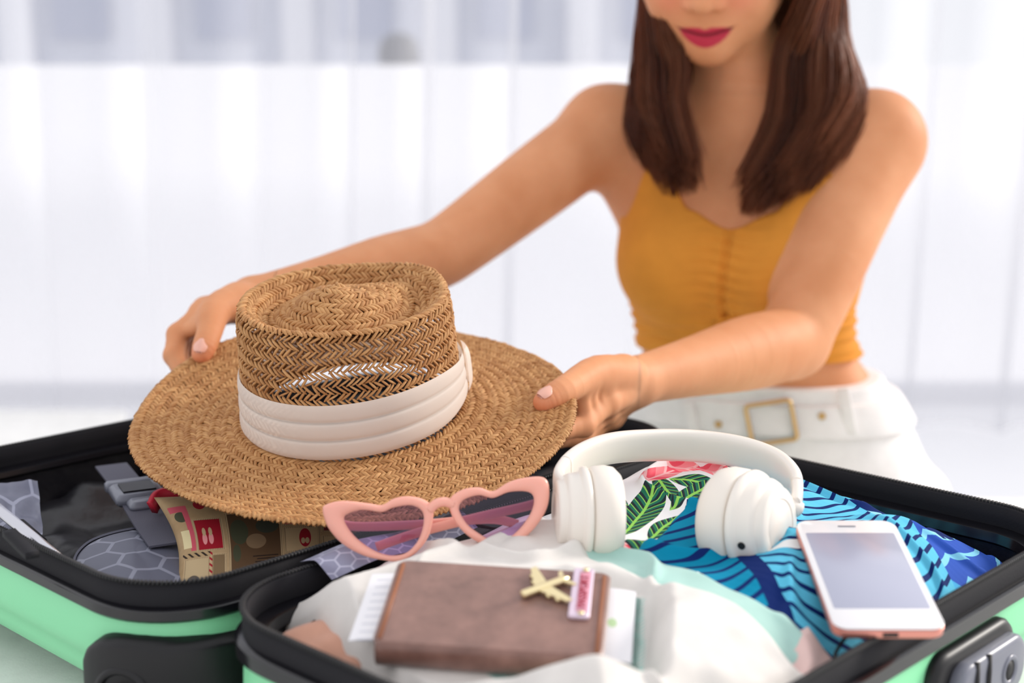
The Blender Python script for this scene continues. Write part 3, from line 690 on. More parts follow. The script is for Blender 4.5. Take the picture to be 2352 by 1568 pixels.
# aeroplane charm
pc = wl(0.027, 0.018, 0.0); ang = math.radians(38)
ax_ = unit(math.cos(ang) * wx + math.sin(ang) * wy); ay_ = np.cross(wz, ax_)
pp = lambda x, y, z=0.003: pc + ax_ * x + ay_ * y + wz * z
v, f = tube(spline([pp(-0.016, 0), pp(-0.012, 0), pp(0, 0), pp(0.012, 0), pp(0.0175, 0)], 20), [0.0012, 0.0022] + [0.0027] * 14 + [0.0022, 0.0018, 0.0014, 0.001], 10); ch = build('plane_charm', v, f, M['gold'], wal)
for sg in (-1, 1):
    def wing(a, b, c_, d, name):
        v, f = loft([[pp(*a, 0.0022), pp(*a, 0.004), pp(*b, 0.004), pp(*b, 0.0022)], [pp(*c_, 0.0024), pp(*c_, 0.0036), pp(*d, 0.0036), pp(*d, 0.0024)]], True, True); build(name, v, f, M['gold'], ch, smooth=False)
    wing((-0.006, 0.001 * sg), (0.003, 0.001 * sg), (0.003, 0.020 * sg), (0.007, 0.020 * sg), 'wing')
    wing((0.011, 0.001 * sg), (0.015, 0.001 * sg), (0.0155, 0.008 * sg), (0.018, 0.008 * sg), 'tail_wing')
    for y in (0.008, 0.014):
        v, f = tube([pp(-0.007 + y * 0.45, y * sg, 0.002), pp(-0.001 + y * 0.45, y * sg, 0.002)], 0.0017, 8); build('engine', v, f, M['gold'], ch)
# name tag with red lettering
tagm = mat('tag_metal', rgb(226, 206, 222), 0.35, 0.3); rg = mat('tag_red', rgb(178, 60, 80), 0.5)
tx0 = WWd / 2 - 0.0165
v, f = slab(0.0125, 0.050, 0.0002, 0.0028, 0.002, tx0, 0.016, 0.0006); tg_ = build('name_tag', v, f, tagm, wal, autosmooth=35)
v, f = slab(0.0068, 0.041, 0.0026, 0.0031, 0.001, tx0 + 0.0012, 0.016, 0.0002); build('tag_inlay', v, f, mat('tag_pink', rgb(216, 150, 168), 0.5), tg_)
def text_mesh(body, size, Mx, o, parent, m, name, ext=0.0002):
    cu = bpy.data.curves.new(name, 'FONT'); cu.body = body; cu.size = size; cu.align_x = 'CENTER'; cu.align_y = 'CENTER'; cu.extrude = ext
    ob = bpy.data.objects.new(name, cu); COL.objects.link(ob); dg_ = bpy.context.evaluated_depsgraph_get(); me = bpy.data.meshes.new_from_object(ob.evaluated_get(dg_))
    vv = np.array([tuple(p.co) for p in me.vertices]); ff = [tuple(p.vertices) for p in me.polygons]
    bpy.data.objects.remove(ob); bpy.data.meshes.remove(me)
    return build(name, vv @ Mx.T + o, ff, m, parent, smooth=False)
text_mesh('PASSPORT', 0.0072, axes(wy, -wx, wz), wl(tx0 + 0.0012, 0.016, 0.0034), tg_, rg, 'lettering')
for y in (0.038, -0.006):
    v, f = lathe([(0.0018, 0), (0.0018, 0.0008), (0.0004, 0.0012)], 12, WM, wl(tx0 + 0.0012, y, 0.003)); build('rivet', v, f, M['gold'], tg_)
# tickets sticking out of the holder
tkm = mat('ticket_paper', None, 0.7); nt = tkm.node_tree; tc, (u, v, _) = uvw(tkm)
tl_ = ((v * 9.0).frac() < 0.16) * (u > 0.1) * (u < 0.5); c = mixc(nt, tl_, rgb(242, 240, 243), rgb(205, 205, 214)); gdot = ((u - 0.72) * (u - 0.72) + (v - 0.5) * (v - 0.5)) < 0.004; c = mixc(nt, gdot, c, rgb(190, 220, 170)); color(tkm, c)
def ticket(x0, x1, y0, y1, z, label):
    n, k = 12, 8; S, T = np.meshgrid(np.linspace(0, 1, n), np.linspace(0, 1, k), indexing='ij')
    P = WC + (x0 + (x1 - x0) * S)[..., None] * wx + (y0 + (y1 - y0) * T)[..., None] * wy + (z - 0.002 * np.abs(2 * S - 1) ** 2)[..., None] * wz
    Q = P - wz * 0.0006
    o = top('ticket', np.concatenate((P.reshape(-1, 3), Q.reshape(-1, 3))), np.concatenate((grid(n, k), grid(n, k)[:, ::-1] + n * k)), tkm, label, 'ticket', 'tickets in the passport holder', uv=np.tile(np.stack((S, T), -1).reshape(-1, 2), (2, 1)))
ticket(-WWd / 2 - 0.017, -WWd / 2 + 0.03, -WH / 2 + 0.014, WH / 2 - 0.002, -WT * 0.55, 'white paper ticket sticking out at the left of the passport holder')
ticket(WWd / 2 - 0.03, WWd / 2 + 0.0155, -WH / 2 + 0.010, WH / 2 - 0.004, -WT * 0.5, 'white paper ticket sticking out at the right of the passport holder')

# ------------------------------------------------------------------ heart sunglasses
GC = C(1000, 1190, 0.955); k_ = 0.955 / FPX
gx = unit(C(1100, 1178, 0.955) - C(900, 1202, 0.955)); gy = unit(np.cross(np.cross(gx, (0, 0.26, 1.0)), gx)); gz = np.cross(gx, gy)   # gz faces the camera side
if gz[1] > 0: gz = -gz
x_im = np.array((1.0, 0, 0)); y_im = np.array((0, 0.26, 1.0)) / np.linalg.norm((0, 0.26, 1.0)); n_im = np.cross(x_im, y_im)
gp_ = lambda px, py, z=0.0: GC + x_im * ((px - 1000) * k_) + y_im * ((1190 - py) * k_ * 1.05) + n_im * z
oL = [(741, 1172), (751, 1159), (788, 1152), (843, 1157), (877, 1161), (904, 1147), (938, 1142), (972, 1149), (993, 1166), (994, 1193), (982, 1234), (952, 1268), (918, 1283), (884, 1281), (836, 1271), (788, 1246), (754, 1210)]
iL = [(790, 1193), (802, 1179), (836, 1172), (877, 1177), (904, 1167), (945, 1162), (970, 1176), (972, 1206), (959, 1240), (931, 1266), (890, 1270), (850, 1255), (812, 1227)]
oR = [(1035, 1145), (1064, 1127), (1101, 1123), (1132, 1131), (1169, 1111), (1210, 1101), (1248, 1101), (1261, 1121), (1258, 1162), (1237, 1200), (1203, 1234), (1163, 1254), (1122, 1252), (1078, 1230), (1047, 1200), (1033, 1170)]
iR = [(1054, 1166), (1067, 1149), (1101, 1140), (1132, 1146), (1169, 1133), (1210, 1132), (1226, 1145), (1220, 1176), (1193, 1213), (1159, 1238), (1129, 1238), (1081, 1210), (1061, 1186)]
sun = thing('sunglasses', 'pink heart-shaped sunglasses with purple tinted lenses lying on the white cloth', 'sunglasses', tuple(gp_(1000, 1275)))
lnm, nt, out = custom('purple_lens')
tp = nt.nodes.new('ShaderNodeBsdfTransparent'); gl = nt.nodes.new('ShaderNodeBsdfGlossy'); gl.inputs['Roughness'].default_value = 0.03; gl.inputs[0].default_value = (0.9, 0.88, 1, 1)
tcn = nt.nodes.new('ShaderNodeTexCoord'); spx = nt.nodes.new('ShaderNodeSeparateXYZ'); nt.links.new(tcn.outputs['Generated'], spx.inputs[0])
nt.links.new(mixc(nt, V(nt, spx.outputs[2]), rgb(236, 205, 240), rgb(140, 110, 160)), tp.inputs[0])
mx = nt.nodes.new('ShaderNodeMixShader'); fz = nt.nodes.new('ShaderNodeFresnel'); fz.inputs[0].default_value = 1.5; nt.links.new(fz.outputs[0], mx.inputs[0])
nt.links.new(tp.outputs[0], mx.inputs[1]); nt.links.new(gl.outputs[0], mx.inputs[2]); nt.links.new(mx.outputs[0], out.inputs[0])
def heart(o, i, name):
    n = 96; o = spline(o, n, True); i = spline(i, n, True)
    # line the inner curve up with the outer one by angle
    c_ = i.mean(0); ao = np.unwrap(np.arctan2(o[:, 1] - c_[1], o[:, 0] - c_[0])); ai = np.arctan2(i[:, 1] - c_[1], i[:, 0] - c_[0])
    i = np.stack([i[np.argmin(np.abs(np.angle(np.exp(1j * (ai - a)))))] for a in ao]); i = (np.roll(i, 1, 0) + 2 * i + np.roll(i, -1, 0)) / 4
    mid = lambda t: o * (1 - t) + i * t
    prof = [(0.0, -0.0024), (0.0, 0.0004), (0.12, 0.0018), (0.4, 0.0026), (0.75, 0.0022), (0.97, 0.0008), (1.0, -0.0004), (1.0, -0.0024), (0.5, -0.0030), (0.0, -0.0024)]
    v, f = loft([[gp_(q[0], q[1], z) for q in mid(t)] for t, z in prof]); fr = build('frame', v, f, M['coral'], sun)
    lens = [[gp_(*(c_ + (q - c_) * t), -0.0006 + 0.0016 * (1 - t * t)) for q in i] for t in (1.04, 0.7, 0.35, 0.02)]
    v, f = loft(lens, False, True); build('lens', v, f, lnm, sun)
heart(oL, iL, 'l'); heart(oR, iR, 'r')
v, f = tube(spline([gp_(986, 1172), gp_(1002, 1158, 0.001), gp_(1022, 1154, 0.001), gp_(1042, 1160)], 14), 0.0032, 10); build('bridge', v, f, M['coral'], sun)
# folded temples behind the lenses
bk = np.array((0, 1.0, 0.0))
for pts in ([gp_(752, 1178), gp_(757, 1190, -0.014), gp_(800, 1212, -0.022), gp_(960, 1208, -0.022), gp_(1120, 1196, -0.022), gp_(1190, 1208, -0.021)], [gp_(1252, 1130), gp_(1250, 1150, -0.010), gp_(1215, 1165, -0.015), gp_(1100, 1190, -0.016), gp_(960, 1224, -0.016), gp_(860, 1256, -0.015)]):
    v, f = tube(spline(pts, 30), 0.0034, section=[(math.cos(a) * 0.45, math.sin(a)) for a in np.linspace(0, 2 * math.pi, 10, endpoint=False)]); build('temple', v, f, M['coral'], sun)

# ------------------------------------------------------------------ white headphones
hp_ = thing('headphones', 'white over-ear headphones lying on the printed clothes', 'headphones', tuple(C(1560, 1270, 0.99)))
L0, L1 = C(1288, 1100, 0.985), C(1836, 1130, 0.985)
band = spline([C(1300, 1128, 0.965), C(1284, 1102, 0.985), C(1325, 1058, 1.02), C(1400, 1030, 1.05), C(1500, 1022, 1.07), C(1600, 1024, 1.075), C(1700, 1038, 1.06), C(1780, 1066, 1.035), C(1822, 1104, 1.005), C(1830, 1140, 0.985), C(1826, 1165, 0.975)], 90)
bc_ = (band[0] + band[-1]) / 2
sec = [(0.42 * math.copysign(abs(math.cos(a)) ** 0.6, math.cos(a)), math.copysign(abs(math.sin(a)) ** 0.6, math.sin(a))) for a in np.linspace(0, 2 * math.pi, 20, endpoint=False)]
rad = 0.0125 * (0.55 + 0.45 * np.sin(np.linspace(0.15, math.pi - 0.15, 90)) ** 0.6)
v, f = tube(band, rad, section=sec, up=(0, -0.15, 1)); hb = build('headband', v, f, M['white_gloss'], hp_)
for q in (13, 76):
    v, f = tube(band[q:q + 2], rad[q] * 1.015, section=sec, up=(0, -0.15, 1)); build('joint_ring', v, f, M['white_pad'], hb)
def cup(c_, nrm, name, hole=None, sc=1.0):
    z = unit(nrm); x = unit(np.cross((0, 0, 1), z)); y = np.cross(z, x); R = axes(x, y, z) * sc
    pad = [(0.012, -0.014), (0.017, -0.021), (0.022, -0.0235), (0.028, -0.0225), (0.0325, -0.018), (0.0338, -0.012), (0.0330, -0.004), (0.0318, -0.0022), (0.0300, -0.0015)]
    v, f = lathe(pad, 48, R, c_); build('ear_pad', v, f, M['white_pad'], hp_)
    hs = [(0.0300, -0.0015), (0.0325, 0.0), (0.0330, 0.002), (0.0322, 0.0042), (0.0300, 0.0055), (0.0290, 0.0065), (0.0285, 0.0120), (0.0272, 0.0145), (0.0245, 0.0152), (0.0240, 0.0160), (0.0236, 0.0195), (0.0222, 0.0208), (0.0165, 0.0212), (0.0160, 0.0204), (0.0152, 0.0212), (0.0010, 0.0214)]
    v, f = lathe(hs, 48, R, c_); hsg = build('ear_housing', v, f, M['white_gloss'], hp_, autosmooth=50)
    if hole is not None:
        a = math.radians(hole); dr = R @ np.array((math.cos(a), math.sin(a), 0)); p = c_ + dr * 0.0284 + z * 0.0098; dr = unit(dr)
        R2 = axes(unit(np.cross(z, dr)), z, dr); v, f = lathe([(0.0026, 0), (0.0026, 0.0012), (0.002, 0.0013), (0.0003, 0.0006)], 16, R2, p); build('jack_socket', v, f, M['dark'], hsg)
    return R
cL, cR = C(1346, 1182, 0.965), C(1722, 1200, 0.965)
cup(cL, (-1, -0.10, 0.03), 'l'); cup(cR, (0.80, -0.60, 0.10), 'r', hole=-168, sc=1.1)
# yokes join band and cups
for a, b in ((band[0], cL + np.array((-0.012, 0.004, 0.022))), (band[-1], cR + np.array((0.016, 0.008, 0.016)))):
    v, f = tube(spline([a + (a - b) * 0.2, (a + b) / 2, b], 10), 0.0055, 10); build('yoke', v, f, M['white_gloss'], hp_)

# ------------------------------------------------------------------ phone
ph_ = thing('smartphone', 'white smartphone with rose gold back lying on the palm print garment', 'phone', tuple(FC - fz_ * 0.008))
fl_ = lambda x, y, z: FC + fx * x + fy * y + fz_ * z
def fslab(w, h, z0, z1, r, name, m, parent, cx=0, cy=0, bev=0.001):
    rr = np.array(rrect(w, h, r, 8)); loops = [[fl_(cx + x * (1 - 2 * o / w), cy + y * (1 - 2 * o / h), z) for x, y in rr] for z, o in ((z0, bev), (z0 + bev, 0), (z1 - bev * 0.5, 0), (z1, bev * 0.5))]
    v, f = loft(loops, True, True); return build(name, v, f, m, parent, autosmooth=50)
rose = mat('rose_gold', rgb(224, 150, 136), 0.35, 0.6)
fslab(fw, fh, -0.0075, -0.0018, 0.009, 'back_shell', rose, ph_)
fslab(fw * 0.995, fh * 0.997, -0.0018, 0.0, 0.009, 'front_glass', mat('white_glass', rgb(246, 243, 244), 0.12, spec=0.6), ph_)
scr = mat('screen_reflection', rgb(176, 178, 198), 0.25, spec=0.8, Coat_Weight=0.6, Coat_Roughness=0.2)  # bright reflection painted into the screen's pale lavender base
fslab(fw * 0.875, fh * 0.70, -0.0002, 0.00025, 0.0012, 'screen', scr, ph_, 0, 0.002, 0.0001)
fslab(0.012, 0.0016, 0.0, 0.0002, 0.0007, 'speaker_slot', M['grey_plastic'], ph_, 0, fh / 2 - 0.0085, 0.0001)
mb = MB(); mb.box(fl_(0, -fh / 2 - 0.0001, -0.0042), (0.009, 0.0012, 0.0026), axes(fx, fy, fz_)); mb.out('charge_port', M['dark'], ph_, smooth=False)
# thin black cord by the phone
v, f = tube(spline([SW(0.262, 0.318, 0.094), SW(0.246, 0.318, 0.097), SW(0.230, 0.320, 0.092), SW(0.216, 0.326, 0.086)], 20), 0.0012, 6)
top('cord', v, f, M['dark'], 'thin dark cord on the pink garment below the phone', 'cord')
# ------------------------------------------------------------------ straw hat
hat_loc = C(815, 938, 1.15)
hat_rot = Matrix.Rotation(math.radians(-2.5), 3, 'Y') @ Matrix.Rotation(math.radians(15.5), 3, 'X')
hat = thing('straw_hat', 'wide-brimmed brown straw hat with a cream ribbon held above the open suitcase', 'hat', tuple(hat_loc), hat_rot.to_euler())
PHI = math.radians(28)
def oval(th, a, b): c, s = np.cos(th - PHI), np.sin(th - PHI); return a * b / np.sqrt((b * c) ** 2 + (a * s) ** 2)
HC = 0.098
qd = np.array((0, 0.05, 0.12, 0.20, 0.28, 0.42, 0.6, 0.8, 1.0)); zd = np.array((0, 0.0008, -0.004, -0.011, -0.014, -0.008, 0.001, 0.007, 0.009))
_fine = np.linspace(0, 1, 200); _zf = np.interp(_fine, qd, zd); _zf = np.convolve(np.pad(_zf, 6, mode='edge'), np.ones(13) / 13, 'valid')
THP = math.radians(42)
_BT = np.radians((0, 20, 40, 60, 80, 100, 120, 140, 160, 180, 200, 220, 240, 260, 280, 300, 320, 340)); _BZ = np.array((0, -0.004, -0.01, -0.012, -0.010, -0.004, 0.002, 0.005, 0.002, 0.0, 0.004, 0.008, 0.008, 0.006, 0.002, 0, 0, 0))
def brim_z(th): return np.interp(np.mod(th, 2 * np.pi), np.append(_BT, 2 * np.pi), np.append(_BZ, _BZ[0]))
def hatS(v, th):
    """v: 0 brim edge, 1 foot of the crown, 2 crown ridge, 3 centre of the top"""
    v, th = np.broadcast_arrays(np.asarray(v, dtype=float), np.asarray(th, dtype=float))
    Rb = oval(th, 0.0875, 0.0800); Re = oval(th + math.radians(40), 0.176, 0.171)
    a = np.clip(v, 0, 1); b = np.clip(v - 1, 0, 1); c = np.clip(v - 2, 0, 1)
    dth = np.angle(np.exp(1j * (th - THP))); tear = np.exp(-(dth / 0.42) ** 2)
    r = Re * (1 - a) + Rb * a
    rt = Rb * (1 - 0.055 * b ** 1.3 - 0.02 * (b > 0.9) * (b - 0.9) * 10) * (1 + 0.05 * tear * b)
    r = np.where(v > 1, rt, r); r = np.where(v > 2, rt * (1 - c), r)
    zb = (1 - a) ** 1.6 * brim_z(th) - 0.004 * np.sin(np.pi * a)
    zt = HC + 0.005 * np.cos(th - math.radians(240)) + 0.004 * tear
    z = np.where(v <= 1, zb, zt * b); z = z + np.where(v > 2, np.interp(c, _fine, _zf) * (1 - 0.45 * tear), 0)
    return np.stack((r * np.cos(th), r * np.sin(th), z), -1)
# stitch: a bent lozenge of twisted paper straw
secs = []; 
for t in (-1, -0.66, 0, 0.66, 1):
    rr = {1: 0.40, 0.66: 0.86, 0: 1.0}[abs(t)]; zc = {1: -0.65, 0.66: -0.05, 0: 0.35}[abs(t)]
    secs.append([(t, rr * math.cos(a), zc + rr * math.sin(a)) for a in np.linspace(0, 2 * math.pi, 6, endpoint=False)])
tv, tf = loft(secs, False, False); tv = np.array(tv); tf = np.array(tf)
def weave(name, v0, v1, rows, spacing, hl, hw, hh, ang, m, lift=0.0):
    VV, RR, n_tot = [], [], 0
    vd = np.linspace(v0, v1, 300); pr = hatS(vd[:, None], np.linspace(0, 2 * np.pi, 24, endpoint=False)[None]); al_ = np.concatenate(([0], np.cumsum(np.linalg.norm(np.diff(pr, axis=0), axis=2).mean(1))))
    for i in range(rows):
        vv = float(np.interp(al_[-1] * (i + 0.5) / rows, al_, vd))
        th = np.linspace(0, 2 * np.pi, 361); ring = hatS(vv, th); Lc = np.linalg.norm(np.diff(ring, axis=0), axis=1).sum()
        n = max(6, int(Lc / spacing)); t = (np.arange(n) + 0.5 * (i % 2) + RNG.normal(0, 0.07, n)) / n * 2 * np.pi
        P = hatS(vv, t); e = 0.004
        ex = hatS(vv, t + e) - hatS(vv, t - e); ex /= np.linalg.norm(ex, axis=1)[:, None]
        ey = hatS(min(vv + 0.02, 2.995), t) - hatS(max(vv - 0.02, 0), t); ey -= (ey * ex).sum(1)[:, None] * ex; ey /= np.linalg.norm(ey, axis=1)[:, None] + 1e-9
        ez = np.cross(ex, ey)
        a = np.radians(ang * (1 if i % 2 else -1) + RNG.normal(0, 6, n)); ca, sa = np.cos(a)[:, None], np.sin(a)[:, None]
        dx = ca * ex + sa * ey; dy = -sa * ex + ca * ey
        sl = hl * RNG.uniform(0.88, 1.12, n)[:, None, None]; swd = hw * RNG.uniform(0.82, 1.15, n)[:, None, None]; up = lift + RNG.normal(0, 0.00025, n)[:, None]
        Q = (P + ez * up)[:, None] + tv[None, :, 0:1] * sl * dx[:, None] + tv[None, :, 1:2] * swd * dy[:, None] + tv[None, :, 2:3] * hh * ez[:, None]
        VV.append(Q.reshape(-1, 3)); RR.append(np.repeat(RNG.random(n), len(tv))); n_tot += n
    F = (tf[None] + len(tv) * np.arange(n_tot)[:, None, None]).reshape(-1, 4)
    o = build(name, np.concatenate(VV), F, m, hat, world=False, attrs={'rnd': np.concatenate(RR)}); o['kind'] = 'stuff'
    return o
sm = mat('straw', None, 0.55, spec=0.35); nt = sm.node_tree
at = nt.nodes.new('ShaderNodeAttribute'); at.attribute_name = 'rnd'
c1 = mixc(nt, at.outputs['Fac'], rgb(160, 102, 56), rgb(234, 184, 126)); n1 = noise(sm, 500, 3)
color(sm, mixc(nt, n1, c1, rgb(204, 148, 92))); bump(sm, noise(sm, 2600, 3), 0.5, 0.0006); add_trans(sm, rgb(200, 140, 80), 0.12)
sb_ = mat('straw_gap_shade', rgb(120, 74, 38), 0.8); color(sb_, ramp(sb_, noise(sb_, 600, 3), rgb(66, 38, 18), rgb(112, 70, 36)))  # darker straw copy, painted as the shade between stitches
weave('brim_weave', 0.0, 0.985, 18, 0.0041, 0.0056, 0.00160, 0.00150, 42, sm)
weave('crown_weave', 1.0, 2.0, 18, 0.0050, 0.0056, 0.00108, 0.0013, 42, sm)
weave('crown_top_weave', 2.0, 2.97, 17, 0.0040, 0.0054, 0.00160, 0.00150, 42, sm)
# braided edge
weave('brim_edge_braid', -0.004, 0.004, 2, 0.0036, 0.0046, 0.0018, 0.0017, 48, sm, 0.0)
# dark sheets under brim and crown top, gap shade put into their colour
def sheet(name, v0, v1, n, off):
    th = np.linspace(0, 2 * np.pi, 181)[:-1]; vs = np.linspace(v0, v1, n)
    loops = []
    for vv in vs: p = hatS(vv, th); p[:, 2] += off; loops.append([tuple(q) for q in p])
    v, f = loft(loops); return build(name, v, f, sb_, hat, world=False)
sheet('brim_shade_sheet', 0.006, 0.99, 16, -0.0016); sheet('crown_shade_sheet', 2.0, 2.99, 24, -0.0018)
# pleated ribbon
th = np.linspace(0, 2 * np.pi, 241)[:-1]; TK = math.radians(12)
def rib(z, o, th):
    Rb = oval(th, 0.0875, 0.0800); dk = np.angle(np.exp(1j * (th - TK))); pin = np.exp(-(dk / 0.5) ** 2)
    zc = 0.020; zz = z + 0.0035 + (zc - z) * 0.30 * pin + 0.0025 * np.cos(th - math.radians(-60)); rr = (Rb * (1 - 0.055 * (np.clip(zz, 0, 1) / HC) ** 1.3)) + 0.0022 + o + 0.002 * pin
    return np.stack((rr * np.cos(th), rr * np.sin(th), zz), -1)
prof = []
for k in range(3):
    z0 = -0.002 + 0.0150 * k
    for t in np.linspace(0, 1, 7): prof.append((z0 + 0.0152 * t, 0.0010 + 0.0020 * (t * (1 - t) * 4) ** 0.45 * (0.55 + 0.45 * (1 - t)) - 0.0004 * k))
loops = [[tuple(q) for q in rib(z, o, th)] for z, o in prof]
v, f = loft(loops); build('ribbon_band', v, f, M['ribbon'], hat, world=False)
kn = []
for a in np.linspace(-0.10, 0.10, 9):
    o = 0.0035 + 0.004 * math.cos(a / 0.10 * 1.45); L = []
    for b in np.linspace(-1, 1, 14): zz = 0.0215 + 0.0245 * b; L.append(tuple(rib(np.array([zz]), np.array([o * (1 - 0.35 * b ** 4)]), np.array([TK + a + 0.03 * b]))[0]))
    kn.append(L)
v, f = loft(kn, closed=False); build('ribbon_loop', v, f, M['ribbon'], hat, world=False)
# ------------------------------------------------------------------ the woman: one continuous body grown from a distance field
class Prim:
    def __init__(s, fn, lo, hi, k): s.fn = fn; s.lo = np.asarray(lo, dtype=float); s.hi = np.asarray(hi, dtype=float); s.k = k
def cone(a, b, ra, rb, k=0.01):
    a, b = np.asarray(a, dtype=float), np.asarray(b, dtype=float); ba = b - a; L2 = float(ba @ ba); r = max(ra, rb)
    def fn(x, y, z):
        t = np.clip(((x - a[0]) * ba[0] + (y - a[1]) * ba[1] + (z - a[2]) * ba[2]) / L2, 0, 1)
        return np.sqrt((x - a[0] - t * ba[0]) ** 2 + (y - a[1] - t * ba[1]) ** 2 + (z - a[2] - t * ba[2]) ** 2) - (ra + (rb - ra) * t)
    return Prim(fn, np.minimum(a, b) - r, np.maximum(a, b) + r, k)
def ellip(c, r, R=np.eye(3), k=0.01):
    c = np.asarray(c, dtype=float); r = np.asarray(r, dtype=float); R = np.asarray(R)
    def fn(x, y, z):
        d = (x - c[0], y - c[1], z - c[2]); q = [d[0] * R[0, i] + d[1] * R[1, i] + d[2] * R[2, i] for i in range(3)]
        k0 = np.sqrt(sum((q[i] / r[i]) ** 2 for i in range(3))); k1 = np.sqrt(sum((q[i] / r[i] ** 2) ** 2 for i in range(3))) + 1e-9
        return k0 * (k0 - 1) / k1
    e = np.full(3, r.max()); return Prim(fn, c - e, c + e, k)
def group(prims, kin, k):
    """several shapes first joined among themselves, then blended with the rest as one"""
    def fn(x, y, z):
        F = None
        for p in prims:
            d = p.fn(x, y, z); F = d if F is None else smin(F, d, kin)
        return F
    return Prim(fn, np.min([p.lo for p in prims], 0), np.max([p.hi for p in prims], 0), k)
def limb(pts, rads, k, n=14, kin=1e-6):
    P = spline(pts, n); R = spline(np.array(rads, dtype=float)[:, None], n)[:, 0]
    return group([cone(P[i], P[i + 1], R[i], R[i + 1]) for i in range(n - 1)], kin, k)
def chain(pts, rad, k=0.006): return [cone(pts[i], pts[i + 1], rad[i], rad[i + 1], k) for i in range(len(pts) - 1)]
def smin(a, b, k): h = np.maximum(k - np.abs(a - b), 0) / k; return np.minimum(a, b) - h * h * k * 0.25
def field(prims, lo, hi, h):
    lo = np.asarray(lo, dtype=float); n = np.ceil((np.asarray(hi) - lo) / h).astype(int) + 1
    F = np.full(n, 0.5, dtype=np.float32); g = [lo[i] + h * np.arange(n[i]) for i in range(3)]
    for p in prims:
        pad = abs(p.k) + 3 * h + 0.004
        i0 = np.maximum(np.floor((p.lo - pad - lo) / h).astype(int), 0); i1 = np.minimum(np.ceil((p.hi + pad - lo) / h).astype(int) + 1, n)
        if np.any(i1 <= i0): continue
        sl = tuple(slice(i0[i], i1[i]) for i in range(3)); x, y, z = g[0][sl[0]][:, None, None], g[1][sl[1]][None, :, None], g[2][sl[2]][None, None, :]
        d = p.fn(x, y, z)
        if p.k >= 0: F[sl] = smin(F[sl], d, p.k)
        else: F[sl] = -smin(-F[sl], d, -p.k)                      # carve
    return F, lo, g
def at_points(prims, P, pad0=0.013):
    F = np.full(len(P), 0.5)
    for p in prims:
        pad = abs(p.k) + pad0; j = np.nonzero(np.all((P > p.lo - pad) & (P < p.hi + pad), axis=1))[0]
        if len(j) == 0: continue
        Q = P[j]; d = p.fn(Q[:, 0], Q[:, 1], Q[:, 2]); F[j] = smin(F[j], d, p.k) if p.k >= 0 else -smin(-F[j], d, -p.k)
    return F
def nets(F, lo, h, skip=()):
    """surface nets: quads round the zero level"""
    S = F < 0; c = np.zeros(tuple(np.array(F.shape) - 1), dtype=np.uint8); sh = F.shape
    cor = [(a, b, d) for a in (0, 1) for b in (0, 1) for d in (0, 1)]
    for a, b, d in cor: c += S[a:sh[0] - 1 + a, b:sh[1] - 1 + b, d:sh[2] - 1 + d]
    act = (c > 0) & (c < 8); I = np.argwhere(act)
    if len(skip):
        ctr = lo + (I + 0.5) * h; keep = np.ones(len(I), dtype=bool)
        for a, b in skip: keep &= ~np.all((ctr > a) & (ctr < b), axis=1)
        I = I[keep]
    val = {q: F[I[:, 0] + q[0], I[:, 1] + q[1], I[:, 2] + q[2]] for q in cor}
    acc = np.zeros((len(I), 3)); cnt = np.zeros(len(I))
    for q in cor:
        for ax in range(3):
            if q[ax] == 0:
                r = list(q); r[ax] = 1; r = tuple(r); a, b = val[q], val[r]; m = (a < 0) != (b < 0)
                t = np.where(m, a / np.where(m, a - b, 1), 0); p = np.zeros((len(I), 3)) + q; p[:, ax] += t
                acc[m] += p[m]; cnt[m] += 1
    P = lo + (I + acc / cnt[:, None]) * h
    idm = np.full(c.shape, -1, dtype=np.int32); idm[I[:, 0], I[:, 1], I[:, 2]] = np.arange(len(I)); Q = []
    for ax in range(3):
        o = [(1, 2), (2, 0), (0, 1)][ax]
        s0 = [slice(1, -1)] * 3; s1 = [slice(1, -1)] * 3; s0[ax] = slice(0, -1); s1[ax] = slice(1, None)
        a, b = S[tuple(s0)], S[tuple(s1)]; E = np.argwhere(a != b); off = np.array((1, 1, 1)); off[ax] = 0; flip = a[E[:, 0], E[:, 1], E[:, 2]]; E = E + off
        quad = []
        for du, dv in ((-1, -1), (0, -1), (0, 0), (-1, 0)):
            e = E.copy(); e[:, o[0]] += du; e[:, o[1]] += dv; quad.append(idm[e[:, 0], e[:, 1], e[:, 2]])
        q = np.stack(quad, 1); q = np.where(flip[:, None], q, q[:, ::-1]); Q.append(q[(q >= 0).all(1)])
    return P, np.concatenate(Q)
def project(prims, P, it=2, cap=0.0015, normals=False):
    """pull the vertices onto the exact surface"""
    e = 0.0004
    for _ in range(it):
        f = at_points(prims, P); g = np.stack([(at_points(prims, P + np.eye(3)[i] * e) - at_points(prims, P - np.eye(3)[i] * e)) / (2 * e) for i in range(3)], 1)
        P = P - g * np.clip(f / ((g ** 2).sum(1) + 1e-6), -cap, cap)[:, None]
    return (P, -g / (np.linalg.norm(g, axis=1)[:, None] + 1e-9)) if normals else P

